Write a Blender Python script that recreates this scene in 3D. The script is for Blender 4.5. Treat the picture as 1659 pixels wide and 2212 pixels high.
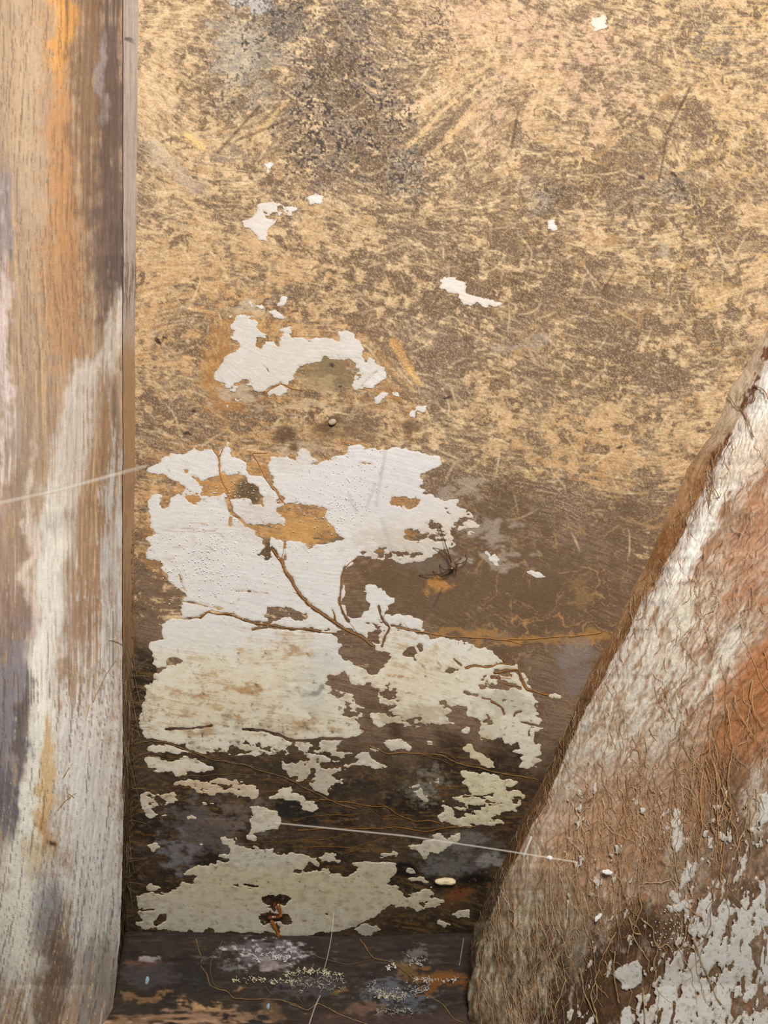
import bpy, math, random
import numpy as np
from mathutils import Vector

for o in list(bpy.data.objects):
    bpy.data.objects.remove(o, do_unlink=True)
scene = bpy.context.scene
COL = scene.collection
random.seed(7)

# ------------------------------------------------------------------ camera
D = 0.64            # distance of the board behind the niche, metres
F = 1600.0          # focal length in pixels of the 1659 x 2212 frame
CX, CY = 829.5, 1106.0
cam_d = bpy.data.cameras.new('camera')
cam = bpy.data.objects.new('camera', cam_d)
COL.objects.link(cam)
cam.location = (0, 0, 0)
cam.rotation_euler = (math.pi / 2, 0, 0)
cam_d.sensor_fit = 'VERTICAL'
cam_d.sensor_height = 36.0
cam_d.lens = 36.0 * F / 2212.0
cam_d.clip_start = 0.01
cam_d.dof.use_dof = True
cam_d.dof.focus_distance = 0.625
cam_d.dof.aperture_fstop = 7.5
scene.camera = cam

# ------------------------------------------------------------------ world and daylight
world = bpy.data.worlds.new('world')
scene.world = world
world.use_nodes = True
bg = world.node_tree.nodes['Background']
bg.inputs[0].default_value = (0.92, 0.96, 1.0, 1)
bg.inputs[1].default_value = 0.14
def area(name, loc, target, size, power, color):
    l = bpy.data.lights.new(name, 'AREA')
    l.shape = 'DISK'
    l.size = size
    l.energy = power
    l.color = color
    o = bpy.data.objects.new(name, l)
    o.location = loc
    o.rotation_euler = (Vector(target) - Vector(loc)).to_track_quat('-Z', 'Y').to_euler()
    COL.objects.link(o)
    return o
area('daylight_opening', (0.22, -0.60, 0.95), (0, 0.64, 0.0), 0.50, 32.0, (1.0, 0.975, 0.94))

scene.view_settings.view_transform = 'Standard'
scene.view_settings.look = 'None'
scene.view_settings.exposure = 0.0
scene.view_settings.gamma = 1.0
scene.view_settings.use_curve_mapping = False

# ------------------------------------------------------------------ numeric helpers
def lin(c):
    c = np.asarray(c, dtype=np.float64) / 255.0
    return np.where(c <= 0.04045, c / 12.92, ((c + 0.055) / 1.055) ** 2.4)

def W(px, py, d):
    px = np.asarray(px, float); py = np.asarray(py, float); d = np.asarray(d, float)
    return np.stack(np.broadcast_arrays((px - CX) / F * d, d, (CY - py) / F * d), -1)

def DW(y):
    """depth of the board: it leans back towards the bottom"""
    return D + 0.062 * np.clip((np.asarray(y, float) - 1480) / 540.0, 0, 1.2) ** 2

_tab = {}
def vnoise(x, y, seed):
    if seed not in _tab:
        _tab[seed] = np.random.RandomState(seed).rand(256, 256).astype(np.float32)
    T = _tab[seed]
    xi = np.floor(x).astype(np.int64); yi = np.floor(y).astype(np.int64)
    fx = (x - xi).astype(np.float32); fy = (y - yi).astype(np.float32)
    fx = fx * fx * (3 - 2 * fx); fy = fy * fy * (3 - 2 * fy)
    x0 = xi & 255; x1 = (xi + 1) & 255; y0 = yi & 255; y1 = (yi + 1) & 255
    return (T[y0, x0] * (1 - fx) + T[y0, x1] * fx) * (1 - fy) + (T[y1, x0] * (1 - fx) + T[y1, x1] * fx) * fy

def fbm(x, y, scale, seed, octv=4, ax=1.0, rot=0.0):
    """fractal noise, about -1..1; scale in pixels; ax > 1 stretches along rot"""
    c, s = math.cos(rot), math.sin(rot)
    u = (x * c + y * s) / (scale * ax); v = (-x * s + y * c) / scale
    out = 0; a = 1.0; t = 0.0
    for i in range(octv):
        out = out + a * (vnoise(u + 17.3 * i + seed * 3.7, v + 9.1 * i + seed * 1.3, seed + i) - 0.5)
        t += a; a *= 0.55; u = u * 2.03; v = v * 2.03
    return out / t * 3.2

def sst(a, b, x):
    t = np.clip((x - a) / (b - a), 0, 1)
    return t * t * (3 - 2 * t)

def norm(a):
    return (a - a.mean()) / (a.std() + 1e-9)

def blur(a, n):
    for _ in range(n):
        a = (a + np.roll(a, 1, 0) + np.roll(a, -1, 0) + np.roll(a, 1, 1) + np.roll(a, -1, 1)) / 5
    return a

def lic(theta, L, seed, pre=0):
    """streaks drawn along the direction field theta (on a grid)"""
    h, w = theta.shape
    n = np.random.RandomState(seed).rand(h, w).astype(np.float32)
    n = blur(n, pre)
    cs = np.cos(theta).astype(np.float32); sn = np.sin(theta).astype(np.float32)
    gy, gx = np.mgrid[0:h, 0:w].astype(np.float32)
    acc = n.copy()
    for sg in (1, -1):
        x = gx.copy(); y = gy.copy()
        for k in range(L):
            xi = np.clip(x, 0, w - 1).astype(np.int32); yi = np.clip(y, 0, h - 1).astype(np.int32)
            x += sg * cs[yi, xi]; y += sg * sn[yi, xi]
            xi = np.clip(x + .5, 0, w - 1).astype(np.int32); yi = np.clip(y + .5, 0, h - 1).astype(np.int32)
            acc += n[yi, xi]
    return norm(acc)

def interp(pts, v, axis=1):
    p = np.array(sorted(pts, key=lambda q: q[axis]), float)
    return np.interp(v, p[:, axis], p[:, 1 - axis])

def sdf_poly(X, Y, poly, margin=40):
    """signed distance (inside > 0), evaluated near the polygon only"""
    P = np.array(poly, float)
    out = np.full(X.shape, -1e3, np.float32)
    x0, y0 = P.min(0) - margin; x1, y1 = P.max(0) + margin
    xs = X[0]; ys = Y[:, 0]
    i0, i1 = np.searchsorted(xs, [x0, x1]); j0, j1 = np.searchsorted(ys, [y0, y1])
    if i1 <= i0 or j1 <= j0:
        return out
    x = X[j0:j1, i0:i1].astype(np.float32); y = Y[j0:j1, i0:i1].astype(np.float32)
    d2 = np.full(x.shape, 1e9, np.float32); ins = np.zeros(x.shape, bool)
    n = len(P)
    for k in range(n):
        ax, ay = P[k]; bx, by = P[(k + 1) % n]
        ex, ey = bx - ax, by - ay
        t = np.clip(((x - ax) * ex + (y - ay) * ey) / (ex * ex + ey * ey + 1e-9), 0, 1)
        d2 = np.minimum(d2, (x - ax - t * ex) ** 2 + (y - ay - t * ey) ** 2)
        if ay != by:
            c = ((ay > y) != (by > y)) & (x < (bx - ax) * (y - ay) / (by - ay) + ax)
            ins ^= c
    out[j0:j1, i0:i1] = np.where(ins, 1, -1) * np.sqrt(d2)
    return out

def sdf_line(X, Y, pts, r, margin=30):
    P = np.array(pts, float)
    out = np.full(X.shape, -1e3, np.float32)
    x0, y0 = P.min(0) - margin; x1, y1 = P.max(0) + margin
    i0, i1 = np.searchsorted(X[0], [x0, x1]); j0, j1 = np.searchsorted(Y[:, 0], [y0, y1])
    if i1 <= i0 or j1 <= j0:
        return out
    x = X[j0:j1, i0:i1]; y = Y[j0:j1, i0:i1]
    d2 = np.full(x.shape, 1e9)
    for (ax, ay), (bx, by) in zip(P[:-1], P[1:]):
        ex, ey = bx - ax, by - ay
        t = np.clip(((x - ax) * ex + (y - ay) * ey) / (ex * ex + ey * ey + 1e-9), 0, 1)
        d2 = np.minimum(d2, (x - ax - t * ex) ** 2 + (y - ay - t * ey) ** 2)
    out[j0:j1, i0:i1] = r - np.sqrt(d2)
    return out

def crop(x0, y0, s):
    return lambda *pts: [(x0 + a / s, y0 + b / s) for a, b in pts]
Z = 4.1475
k1 = crop(290, 640, Z); k2 = crop(690, 640, Z); k3 = crop(290, 1000, Z); k4 = crop(690, 1000, Z)
k5 = crop(290, 1340, Z); k6 = crop(690, 1340, Z); k7 = crop(290, 1680, Z); k8 = crop(690, 1680, Z)
k9 = crop(960, 1360, 5.53); kr = crop(860, 1640, Z); ks = crop(240, 1950, Z); kt = crop(640, 1950, Z)
kb = crop(1000, 1442, 2.517); ku = crop(1250, 680, 2.873)
px = lambda *p: list(p)

class Canvas:
    """albedo field over a grid of surface coordinates"""
    def __init__(s, X, Y, base, seed):
        s.X, s.Y = X, Y
        s.c = np.empty(X.shape + (3,), np.float32); s.c[:] = lin(base)
        s.wx = fbm(X, Y, 60, seed, 4) ; s.wy = fbm(X, Y, 60, seed + 40, 4)
        s.n = fbm(X, Y, 26, seed + 80, 4); s.ds = None; s.de = None
    def mix(s, m, col):
        c = col if isinstance(col, np.ndarray) else lin(col)
        s.c += np.clip(m, 0, 1)[..., None] * (c - s.c)
    def blob(s, cx, cy, rx, ry, col, a=1.0, rot=0.0, soft=0.5, nz=0.35, extra=None):
        s.mix(a * s.mask(cx, cy, rx, ry, rot, soft, nz, extra), col)
    def mask(s, cx, cy, rx, ry, rot=0.0, soft=0.5, nz=0.35, extra=None):
        x = s.X - cx + 18 * s.wx; y = s.Y - cy + 18 * s.wy
        c, n = math.cos(rot), math.sin(rot)
        u = (x * c + y * n) / rx; v = (-x * n + y * c) / ry
        if s.ds is not None: soft = max(soft, s.ds)
        r = 1 - np.sqrt(u * u + v * v) + nz * s.n
        if s.de is not None: r = r + s.de
        if extra is not None:
            r = r + extra
        return sst(-soft * .5, soft * .5, r)

# ------------------------------------------------------------------ scene helpers
def make_mesh(name, verts, faces, mat, parent=None, col=None, smooth=True):
    me = bpy.data.meshes.new(name)
    verts = np.asarray(verts, np.float32).reshape(-1, 3); faces = np.asarray(faces, np.int32)
    nf, k = faces.shape
    me.vertices.add(len(verts)); me.vertices.foreach_set('co', verts.ravel())
    me.loops.add(nf * k); me.loops.foreach_set('vertex_index', faces.ravel())
    me.polygons.add(nf)
    me.polygons.foreach_set('loop_start', np.arange(0, nf * k, k, dtype=np.int32))
    me.polygons.foreach_set('use_smooth', np.full(nf, smooth, dtype=bool))
    if col is not None:
        a = me.attributes.new('tint', 'FLOAT_COLOR', 'POINT')
        c4 = np.ones((len(verts), 4), np.float32); c4[:, :3] = np.asarray(col).reshape(-1, 3)
        a.data.foreach_set('color', c4.ravel())
    me.materials.append(mat)
    me.update(calc_edges=True); me.validate()
    o = bpy.data.objects.new(name, me); COL.objects.link(o)
    if parent is not None:
        o.parent = parent
    return o

def empty(name, loc=(0, 0, 0)):
    o = bpy.data.objects.new(name, None); o.empty_display_size = 0.02
    o.location = loc; COL.objects.link(o)
    return o

def tag(o, label=None, cat=None, group=None, kind=None):
    if label: o['label'] = label
    if cat: o['category'] = cat
    if group: o['group'] = group
    if kind: o['kind'] = kind
    return o

def grid_faces(h, w, keep=None):
    i = np.arange(h * w).reshape(h, w)
    f = np.stack([i[:-1, :-1], i[1:, :-1], i[1:, 1:], i[:-1, 1:]], -1)
    if keep is not None:
        f = f[keep]
    return f.reshape(-1, 4)

def grid_mesh(name, P, mat, parent, col, keep=None):
    h, w = P.shape[:2]
    f = grid_faces(h, w, keep)
    used = np.unique(f); remap = np.full(h * w, -1, np.int32); remap[used] = np.arange(len(used))
    return make_mesh(name, P.reshape(-1, 3)[used], remap[f], mat, parent, np.asarray(col).reshape(-1, 3)[used])

def tubes(name, lines, mat, parent=None, sides=4, col=None):
    """lines: list of (points Nx3, radii N, colour or None) joined in one mesh"""
    V, Fc, C = [], [], []; off = 0
    ang = np.linspace(0, 2 * math.pi, sides, endpoint=False)
    for ln in lines:
        P = np.asarray(ln[0], float); n = len(P)
        if n < 2: continue
        R = np.broadcast_to(np.asarray(ln[1], float), (n,))
        T = np.gradient(P, axis=0); T /= np.linalg.norm(T, axis=1, keepdims=True) + 1e-12
        up = np.array([0.13, 1.0, 0.07])
        A = np.cross(T, up); A /= np.linalg.norm(A, axis=1, keepdims=True) + 1e-12
        B = np.cross(T, A)
        ring = P[:, None] + R[:, None, None] * (np.cos(ang)[None, :, None] * A[:, None] + np.sin(ang)[None, :, None] * B[:, None])
        V.append(ring.reshape(-1, 3))
        i = np.arange(n - 1)[:, None] * sides; j = np.arange(sides)[None, :]; j2 = (j + 1) % sides
        Fc.append((off + np.stack([i + j, i + j2, i + sides + j2, i + sides + j], -1)).reshape(-1, 4))
        cap0 = off + np.array([0, 1, 2, sides - 1])[None]; cap1 = off + (n - 1) * sides + np.array([0, 1, 2, sides - 1])[None]
        if sides >= 3: Fc.append(cap0[:, ::-1]); Fc.append(cap1)
        if col is not None or ln[2] is not None:
            c = np.broadcast_to(np.asarray(ln[2] if ln[2] is not None else col, float), (n, 3))
            C.append(np.repeat(c, sides, axis=0))
        off += n * sides
    return make_mesh(name, np.concatenate(V), np.concatenate(Fc), mat, parent, np.concatenate(C) if C else None)

def smooth_line(pts, step=4.0, wob=0.0, seed=0):
    P = np.array(pts, float)
    seg = np.r_[0, np.cumsum(np.linalg.norm(np.diff(P, axis=0), axis=1))]
    n = max(3, int(seg[-1] / step))
    t = np.linspace(0, seg[-1], n)
    x = np.interp(t, seg, P[:, 0]); y = np.interp(t, seg, P[:, 1])
    for _ in range(2):
        x[1:-1] = (x[:-2] + 2 * x[1:-1] + x[2:]) / 4; y[1:-1] = (y[:-2] + 2 * y[1:-1] + y[2:]) / 4
    if wob:
        x = x + wob * fbm(t, t * 0 + seed, 26, 5 + seed % 50, 3); y = y + wob * fbm(t, t * 0 + seed + 31, 26, 60 + seed % 50, 3)
    return x, y

def blob_mesh(name, loc, size, mat, parent=None, seed=0, rough=0.15, col=None, rot=0.0, seg=16):
    th = np.linspace(0, math.pi, seg); ph = np.linspace(0, 2 * math.pi, seg * 2, endpoint=False)
    T, Ph = np.meshgrid(th, ph, indexing='ij')
    r = 1 + rough * fbm(T * 30, np.cos(Ph) * 25 + np.sin(Ph) * 17, 20, seed, 3) * np.sin(T)
    x = r * np.cos(T) * size[0]; y = r * np.sin(T) * np.cos(Ph) * size[1]; z = r * np.sin(T) * np.sin(Ph) * size[2]
    c, s = math.cos(rot), math.sin(rot)
    P = np.stack([x * c - z * s + loc[0], y + loc[1], x * s + z * c + loc[2]], -1)
    P = np.concatenate([P, P[:, :1]], 1)
    h, w = P.shape[:2]
    cc = None if col is None else np.broadcast_to(np.asarray(col, float), (h * w, 3))
    return make_mesh(name, P.reshape(-1, 3), grid_faces(h, w), mat, parent, cc)

# ------------------------------------------------------------------ materials
def material(name, rough=0.8, fine=(500.0, 0.22), streak=None, bump=0.35, bscale=900.0, spec=0.2, flat=None):
    """tint attribute varied by procedural noise, with fine procedural relief"""
    m = bpy.data.materials.new(name); m.use_nodes = True
    nt = m.node_tree; N = nt.nodes; L = nt.links
    b = N['Principled BSDF']; b.inputs['Roughness'].default_value = rough
    b.inputs['Specular IOR Level'].default_value = spec
    tc = N.new('ShaderNodeTexCoord')
    if flat is None:
        at = N.new('ShaderNodeAttribute'); at.attribute_name = 'tint'; csock = at.outputs['Color']
    else:
        rgb = N.new('ShaderNodeRGB'); rgb.outputs[0].default_value = (*lin(flat), 1); csock = rgb.outputs[0]
    nz = N.new('ShaderNodeTexNoise'); nz.inputs['Scale'].default_value = fine[0]; nz.inputs['Detail'].default_value = 5
    nz.inputs['Roughness'].default_value = 0.65
    if streak is not None:
        mp = N.new('ShaderNodeMapping'); mp.inputs['Scale'].default_value = streak[0]; mp.inputs['Rotation'].default_value = streak[1]
        L.new(tc.outputs['Object'], mp.inputs[0]); L.new(mp.outputs[0], nz.inputs['Vector'])
    else:
        L.new(tc.outputs['Object'], nz.inputs['Vector'])
    mr = N.new('ShaderNodeMapRange'); mr.inputs['From Min'].default_value = 0.25; mr.inputs['From Max'].default_value = 0.75
    mr.inputs['To Min'].default_value = 1 - fine[1]; mr.inputs['To Max'].default_value = 1 + fine[1]
    L.new(nz.outputs['Fac'], mr.inputs['Value'])
    mx = N.new('ShaderNodeVectorMath'); mx.operation = 'MULTIPLY'
    L.new(csock, mx.inputs[0]); L.new(mr.outputs[0], mx.inputs[1]); L.new(mx.outputs[0], b.inputs['Base Color'])
    n2 = N.new('ShaderNodeTexNoise'); n2.inputs['Scale'].default_value = bscale; n2.inputs['Detail'].default_value = 4
    L.new(tc.outputs['Object'], n2.inputs['Vector'])
    bp = N.new('ShaderNodeBump'); bp.inputs['Strength'].default_value = bump; bp.inputs['Distance'].default_value = 0.0006
    L.new(n2.outputs['Fac'], bp.inputs['Height']); L.new(bp.outputs[0], b.inputs['Normal'])
    return m
M_BOARD = material('weathered_board', 0.78, (700.0, 0.26), ((0.5, 1, 1), (0, 0.15, 0)), 0.6, 800.0)
M_PAINT = material('old_limewash', 0.55, (450.0, 0.06), ((0.35, 1, 1), (0, 0.08, 0)), 0.35, 700.0, 0.4)
M_POST = material('weathered_post', 0.75, (600.0, 0.16), ((1, 1, 0.14), (0, 0.02, 0)), 0.5, 900.0)
M_BRACE = material('overgrown_brace', 0.8, (520.0, 0.28), ((1, 1, 0.4), (0, -0.35, 0)), 0.8, 800.0)
M_SILL = material('dark_damp_sill', 0.75, (420.0, 0.3), ((0.25, 1, 1), (0, 0, 0)), 0.7, 700.0, 0.15)
M_ROOT = material('rootlets', 0.8, (900.0, 0.2), None, 0.3, 1500.0)
M_RESIN = material('amber_resin', 0.18, (300.0, 0.35), None, 0.4, 500.0, 0.6)
M_SPIDER = material('dry_spider', 0.55, (900.0, 0.2), None, 0.2, 2000.0)
M_CRUST = material('pale_crust', 0.7, (900.0, 0.15), None, 0.5, 1500.0)
M_CHIP = material('blue_chip', 0.5, (600.0, 0.12), None, 0.4, 900.0)
def silk():
    m = bpy.data.materials.new('silk'); m.use_nodes = True
    nt = m.node_tree; b = nt.nodes['Principled BSDF']
    b.inputs['Base Color'].default_value = (*lin((232, 222, 208)), 1); b.inputs['Roughness'].default_value = 0.5
    n = nt.nodes.new('ShaderNodeTexNoise'); n.inputs['Scale'].default_value = 220
    r = nt.nodes.new('ShaderNodeMapRange'); r.inputs['To Min'].default_value = 0.02; r.inputs['To Max'].default_value = 0.42
    nt.links.new(n.outputs['Fac'], r.inputs['Value']); nt.links.new(r.outputs[0], b.inputs['Alpha'])
    return m
M_SILK = silk()
def water():
    m = bpy.data.materials.new('dew'); m.use_nodes = True
    b = m.node_tree.nodes['Principled BSDF']
    b.inputs['Base Color'].default_value = (0.86, 0.85, 0.83, 1); b.inputs['Roughness'].default_value = 0.12
    b.inputs['IOR'].default_value = 1.33; b.inputs['Specular IOR Level'].default_value = 0.9
    return m
M_DEW = water()

# ================================================================== OUTLINES
BR_BACK = [(2200, -400), (1960, 150), (1790, 450), (1720, 585), (1659, 690), (1600, 800), (1569, 845), (1529, 940), (1474, 1020), (1449, 1090), (1404, 1190),
           (1354, 1290), (1309, 1390), (1269, 1465), (1218, 1575), (1180, 1665), (1132, 1765), (1098, 1835), (1048, 1930), (1012, 2040), (1000, 2120), (999, 2300)]
BR_FRONT = [(2260, -400), (2020, 130), (1850, 430), (1770, 560), (1700, 690), (1659, 765), (1629, 825), (1594, 905), (1540, 1010), (1489, 1115), (1454, 1190), (1384, 1310), (1349, 1385),
            (1316, 1440), (1250, 1570), (1205, 1665), (1160, 1765), (1122, 1840), (1072, 1935), (1036, 2040), (1018, 2120), (1012, 2300)]
PO_FRONT = [(264, -400), (264, -80), (264, 1500), (267, 1750), (263, 1950), (258, 2040), (250, 2120), (230, 2300), (170, 2740)]
PO_BACK = [(303, -400), (300, -80), (297, 300), (293, 650), (290, 1300), (288, 1500), (284, 1700), (276, 1900), (271, 2000), (262, 2100), (238, 2300), (176, 2740)]
xb = lambda y: interp(BR_BACK, y) + 5 * fbm(y, y * 0, 55, 21, 4)
xf = lambda y: interp(BR_FRONT, y) + 6 * fbm(y, y * 0 + 9, 45, 22, 4)
pf = lambda y: interp(PO_FRONT, y) + 1.2 * fbm(y, y * 0, 90, 23, 4)
pb = lambda y: interp(PO_BACK, y) + 1.5 * fbm(y, y * 0, 60, 24, 4)
SILL_Y = 2016.0

# paint outlines, clockwise, surface coordinates of the board
BIG = px((321,1016),(338,999),(353,990),(370,980),(405,977),(420,969),(428,977),(449,970),(464,973),(471,985),(480,970),(492,958),(500,966),
 (502,987),(521,992),(534,999),(555,1006),(577,1002),(584,985),(611,985),(640,978),(655,968),(670,975),(690,999),(702,994),(726,982),(750,977),
 (750,965),(779,958),(789,968),(835,973),(854,965),(878,968),(895,975),(921,980),(950,990),(955,1002),(950,1014),(921,1019),(912,1028),(924,1036),
 (907,1048),(905,1058),(919,1063),(933,1070),(953,1075),(991,1077),(994,1092),(1011,1104),(1023,1113),(1013,1125),(1028,1135),(1048,1140),(1050,1157),
 (1032,1180),(1011,1178),(970,1181),(946,1198),(919,1205),(900,1215),(873,1222),(856,1215),(835,1207),(806,1205),(770,1203),(762,1215),(747,1224),
 (739,1236),(741,1260),(742,1285),(736,1304),(748,1321),(762,1338),(777,1335),(791,1318),(790,1297),(784,1272),(786,1260),(803,1256),(825,1268),
 (835,1282),(848,1292),(847,1301),(835,1311),(832,1325),(847,1333),(864,1325),(888,1330),(914,1342),(918,1354),(912,1362),(895,1366),(902,1374),
 (921,1370),(931,1376),(958,1374),(989,1386),(999,1386),(1015,1395),(1037,1405),(1049,1400),(1061,1410),(1076,1424),(1094,1429),(1115,1438),
 (1114,1445),(1135,1450),(1135,1459),(1141,1472),(1152,1476),(1146,1485),(1148,1501),(1152,1510),(1161,1517),(1157,1530),(1155,1539),(1166,1543),
 (1165,1555),(1168,1568),(1175,1575),(1159,1581),(1152,1595),(1153,1606),(1168,1609),(1168,1628),(1155,1635),(1168,1644),(1162,1653),(1141,1660),
 (1123,1655),(1132,1647),(1123,1640),(1132,1631),(1108,1624),(1123,1615),(1117,1608),(1105,1613),(1087,1608),(1083,1597),(1063,1604),(1041,1597),
 (1032,1582),(1041,1566),(1054,1566),(1065,1564),(1060,1550),(1052,1541),(1052,1553),(1041,1557),(1032,1548),(1011,1546),(1009,1528),(993,1525),
 (973,1523),(962,1514),(943,1514),(955,1523),(972,1538),(965,1545),(972,1557),(987,1559),(979,1567),(955,1564),(931,1564),(921,1571),(895,1573),
 (878,1567),(864,1562),(835,1562),(818,1574),(803,1559),(801,1545),(786,1581),(780,1592),(760,1597),(740,1605),(726,1625),(750,1627),(770,1624),
 (796,1627),(811,1639),(818,1651),(835,1656),(811,1661),(774,1656),(750,1661),(733,1670),(709,1675),(738,1685),(741,1694),(716,1699),(707,1716),
 (690,1711),(661,1697),(676,1677),(647,1692),(623,1677),(601,1653),(618,1629),(637,1617),(635,1603),(618,1612),(603,1624),(567,1634),(543,1639),
 (531,1632),(507,1634),(483,1629),(447,1627),(411,1622),(387,1612),(350,1603),(317,1595),(309,1588),(302,1571),(304,1533),(310,1504),(317,1489),
 (312,1482),(326,1473),(331,1461),(357,1451),(353,1444),(338,1444),(326,1417),(323,1394),(333,1388),(350,1379),(348,1354),(345,1350),(367,1338),
 (382,1338),(396,1330),(391,1316),(394,1299),(403,1289),(396,1275),(382,1265),(365,1248),(350,1231),(345,1215),(324,1210),(314,1193),(321,1181),
 (314,1166),(333,1152),(321,1135),(324,1118),(317,1096),(319,1070),(333,1066),(347,1070),(348,1089),(353,1096),(367,1095),(364,1080),(374,1070),
 (391,1069),(400,1055),(380,1040),(362,1030),(340,1027))
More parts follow.
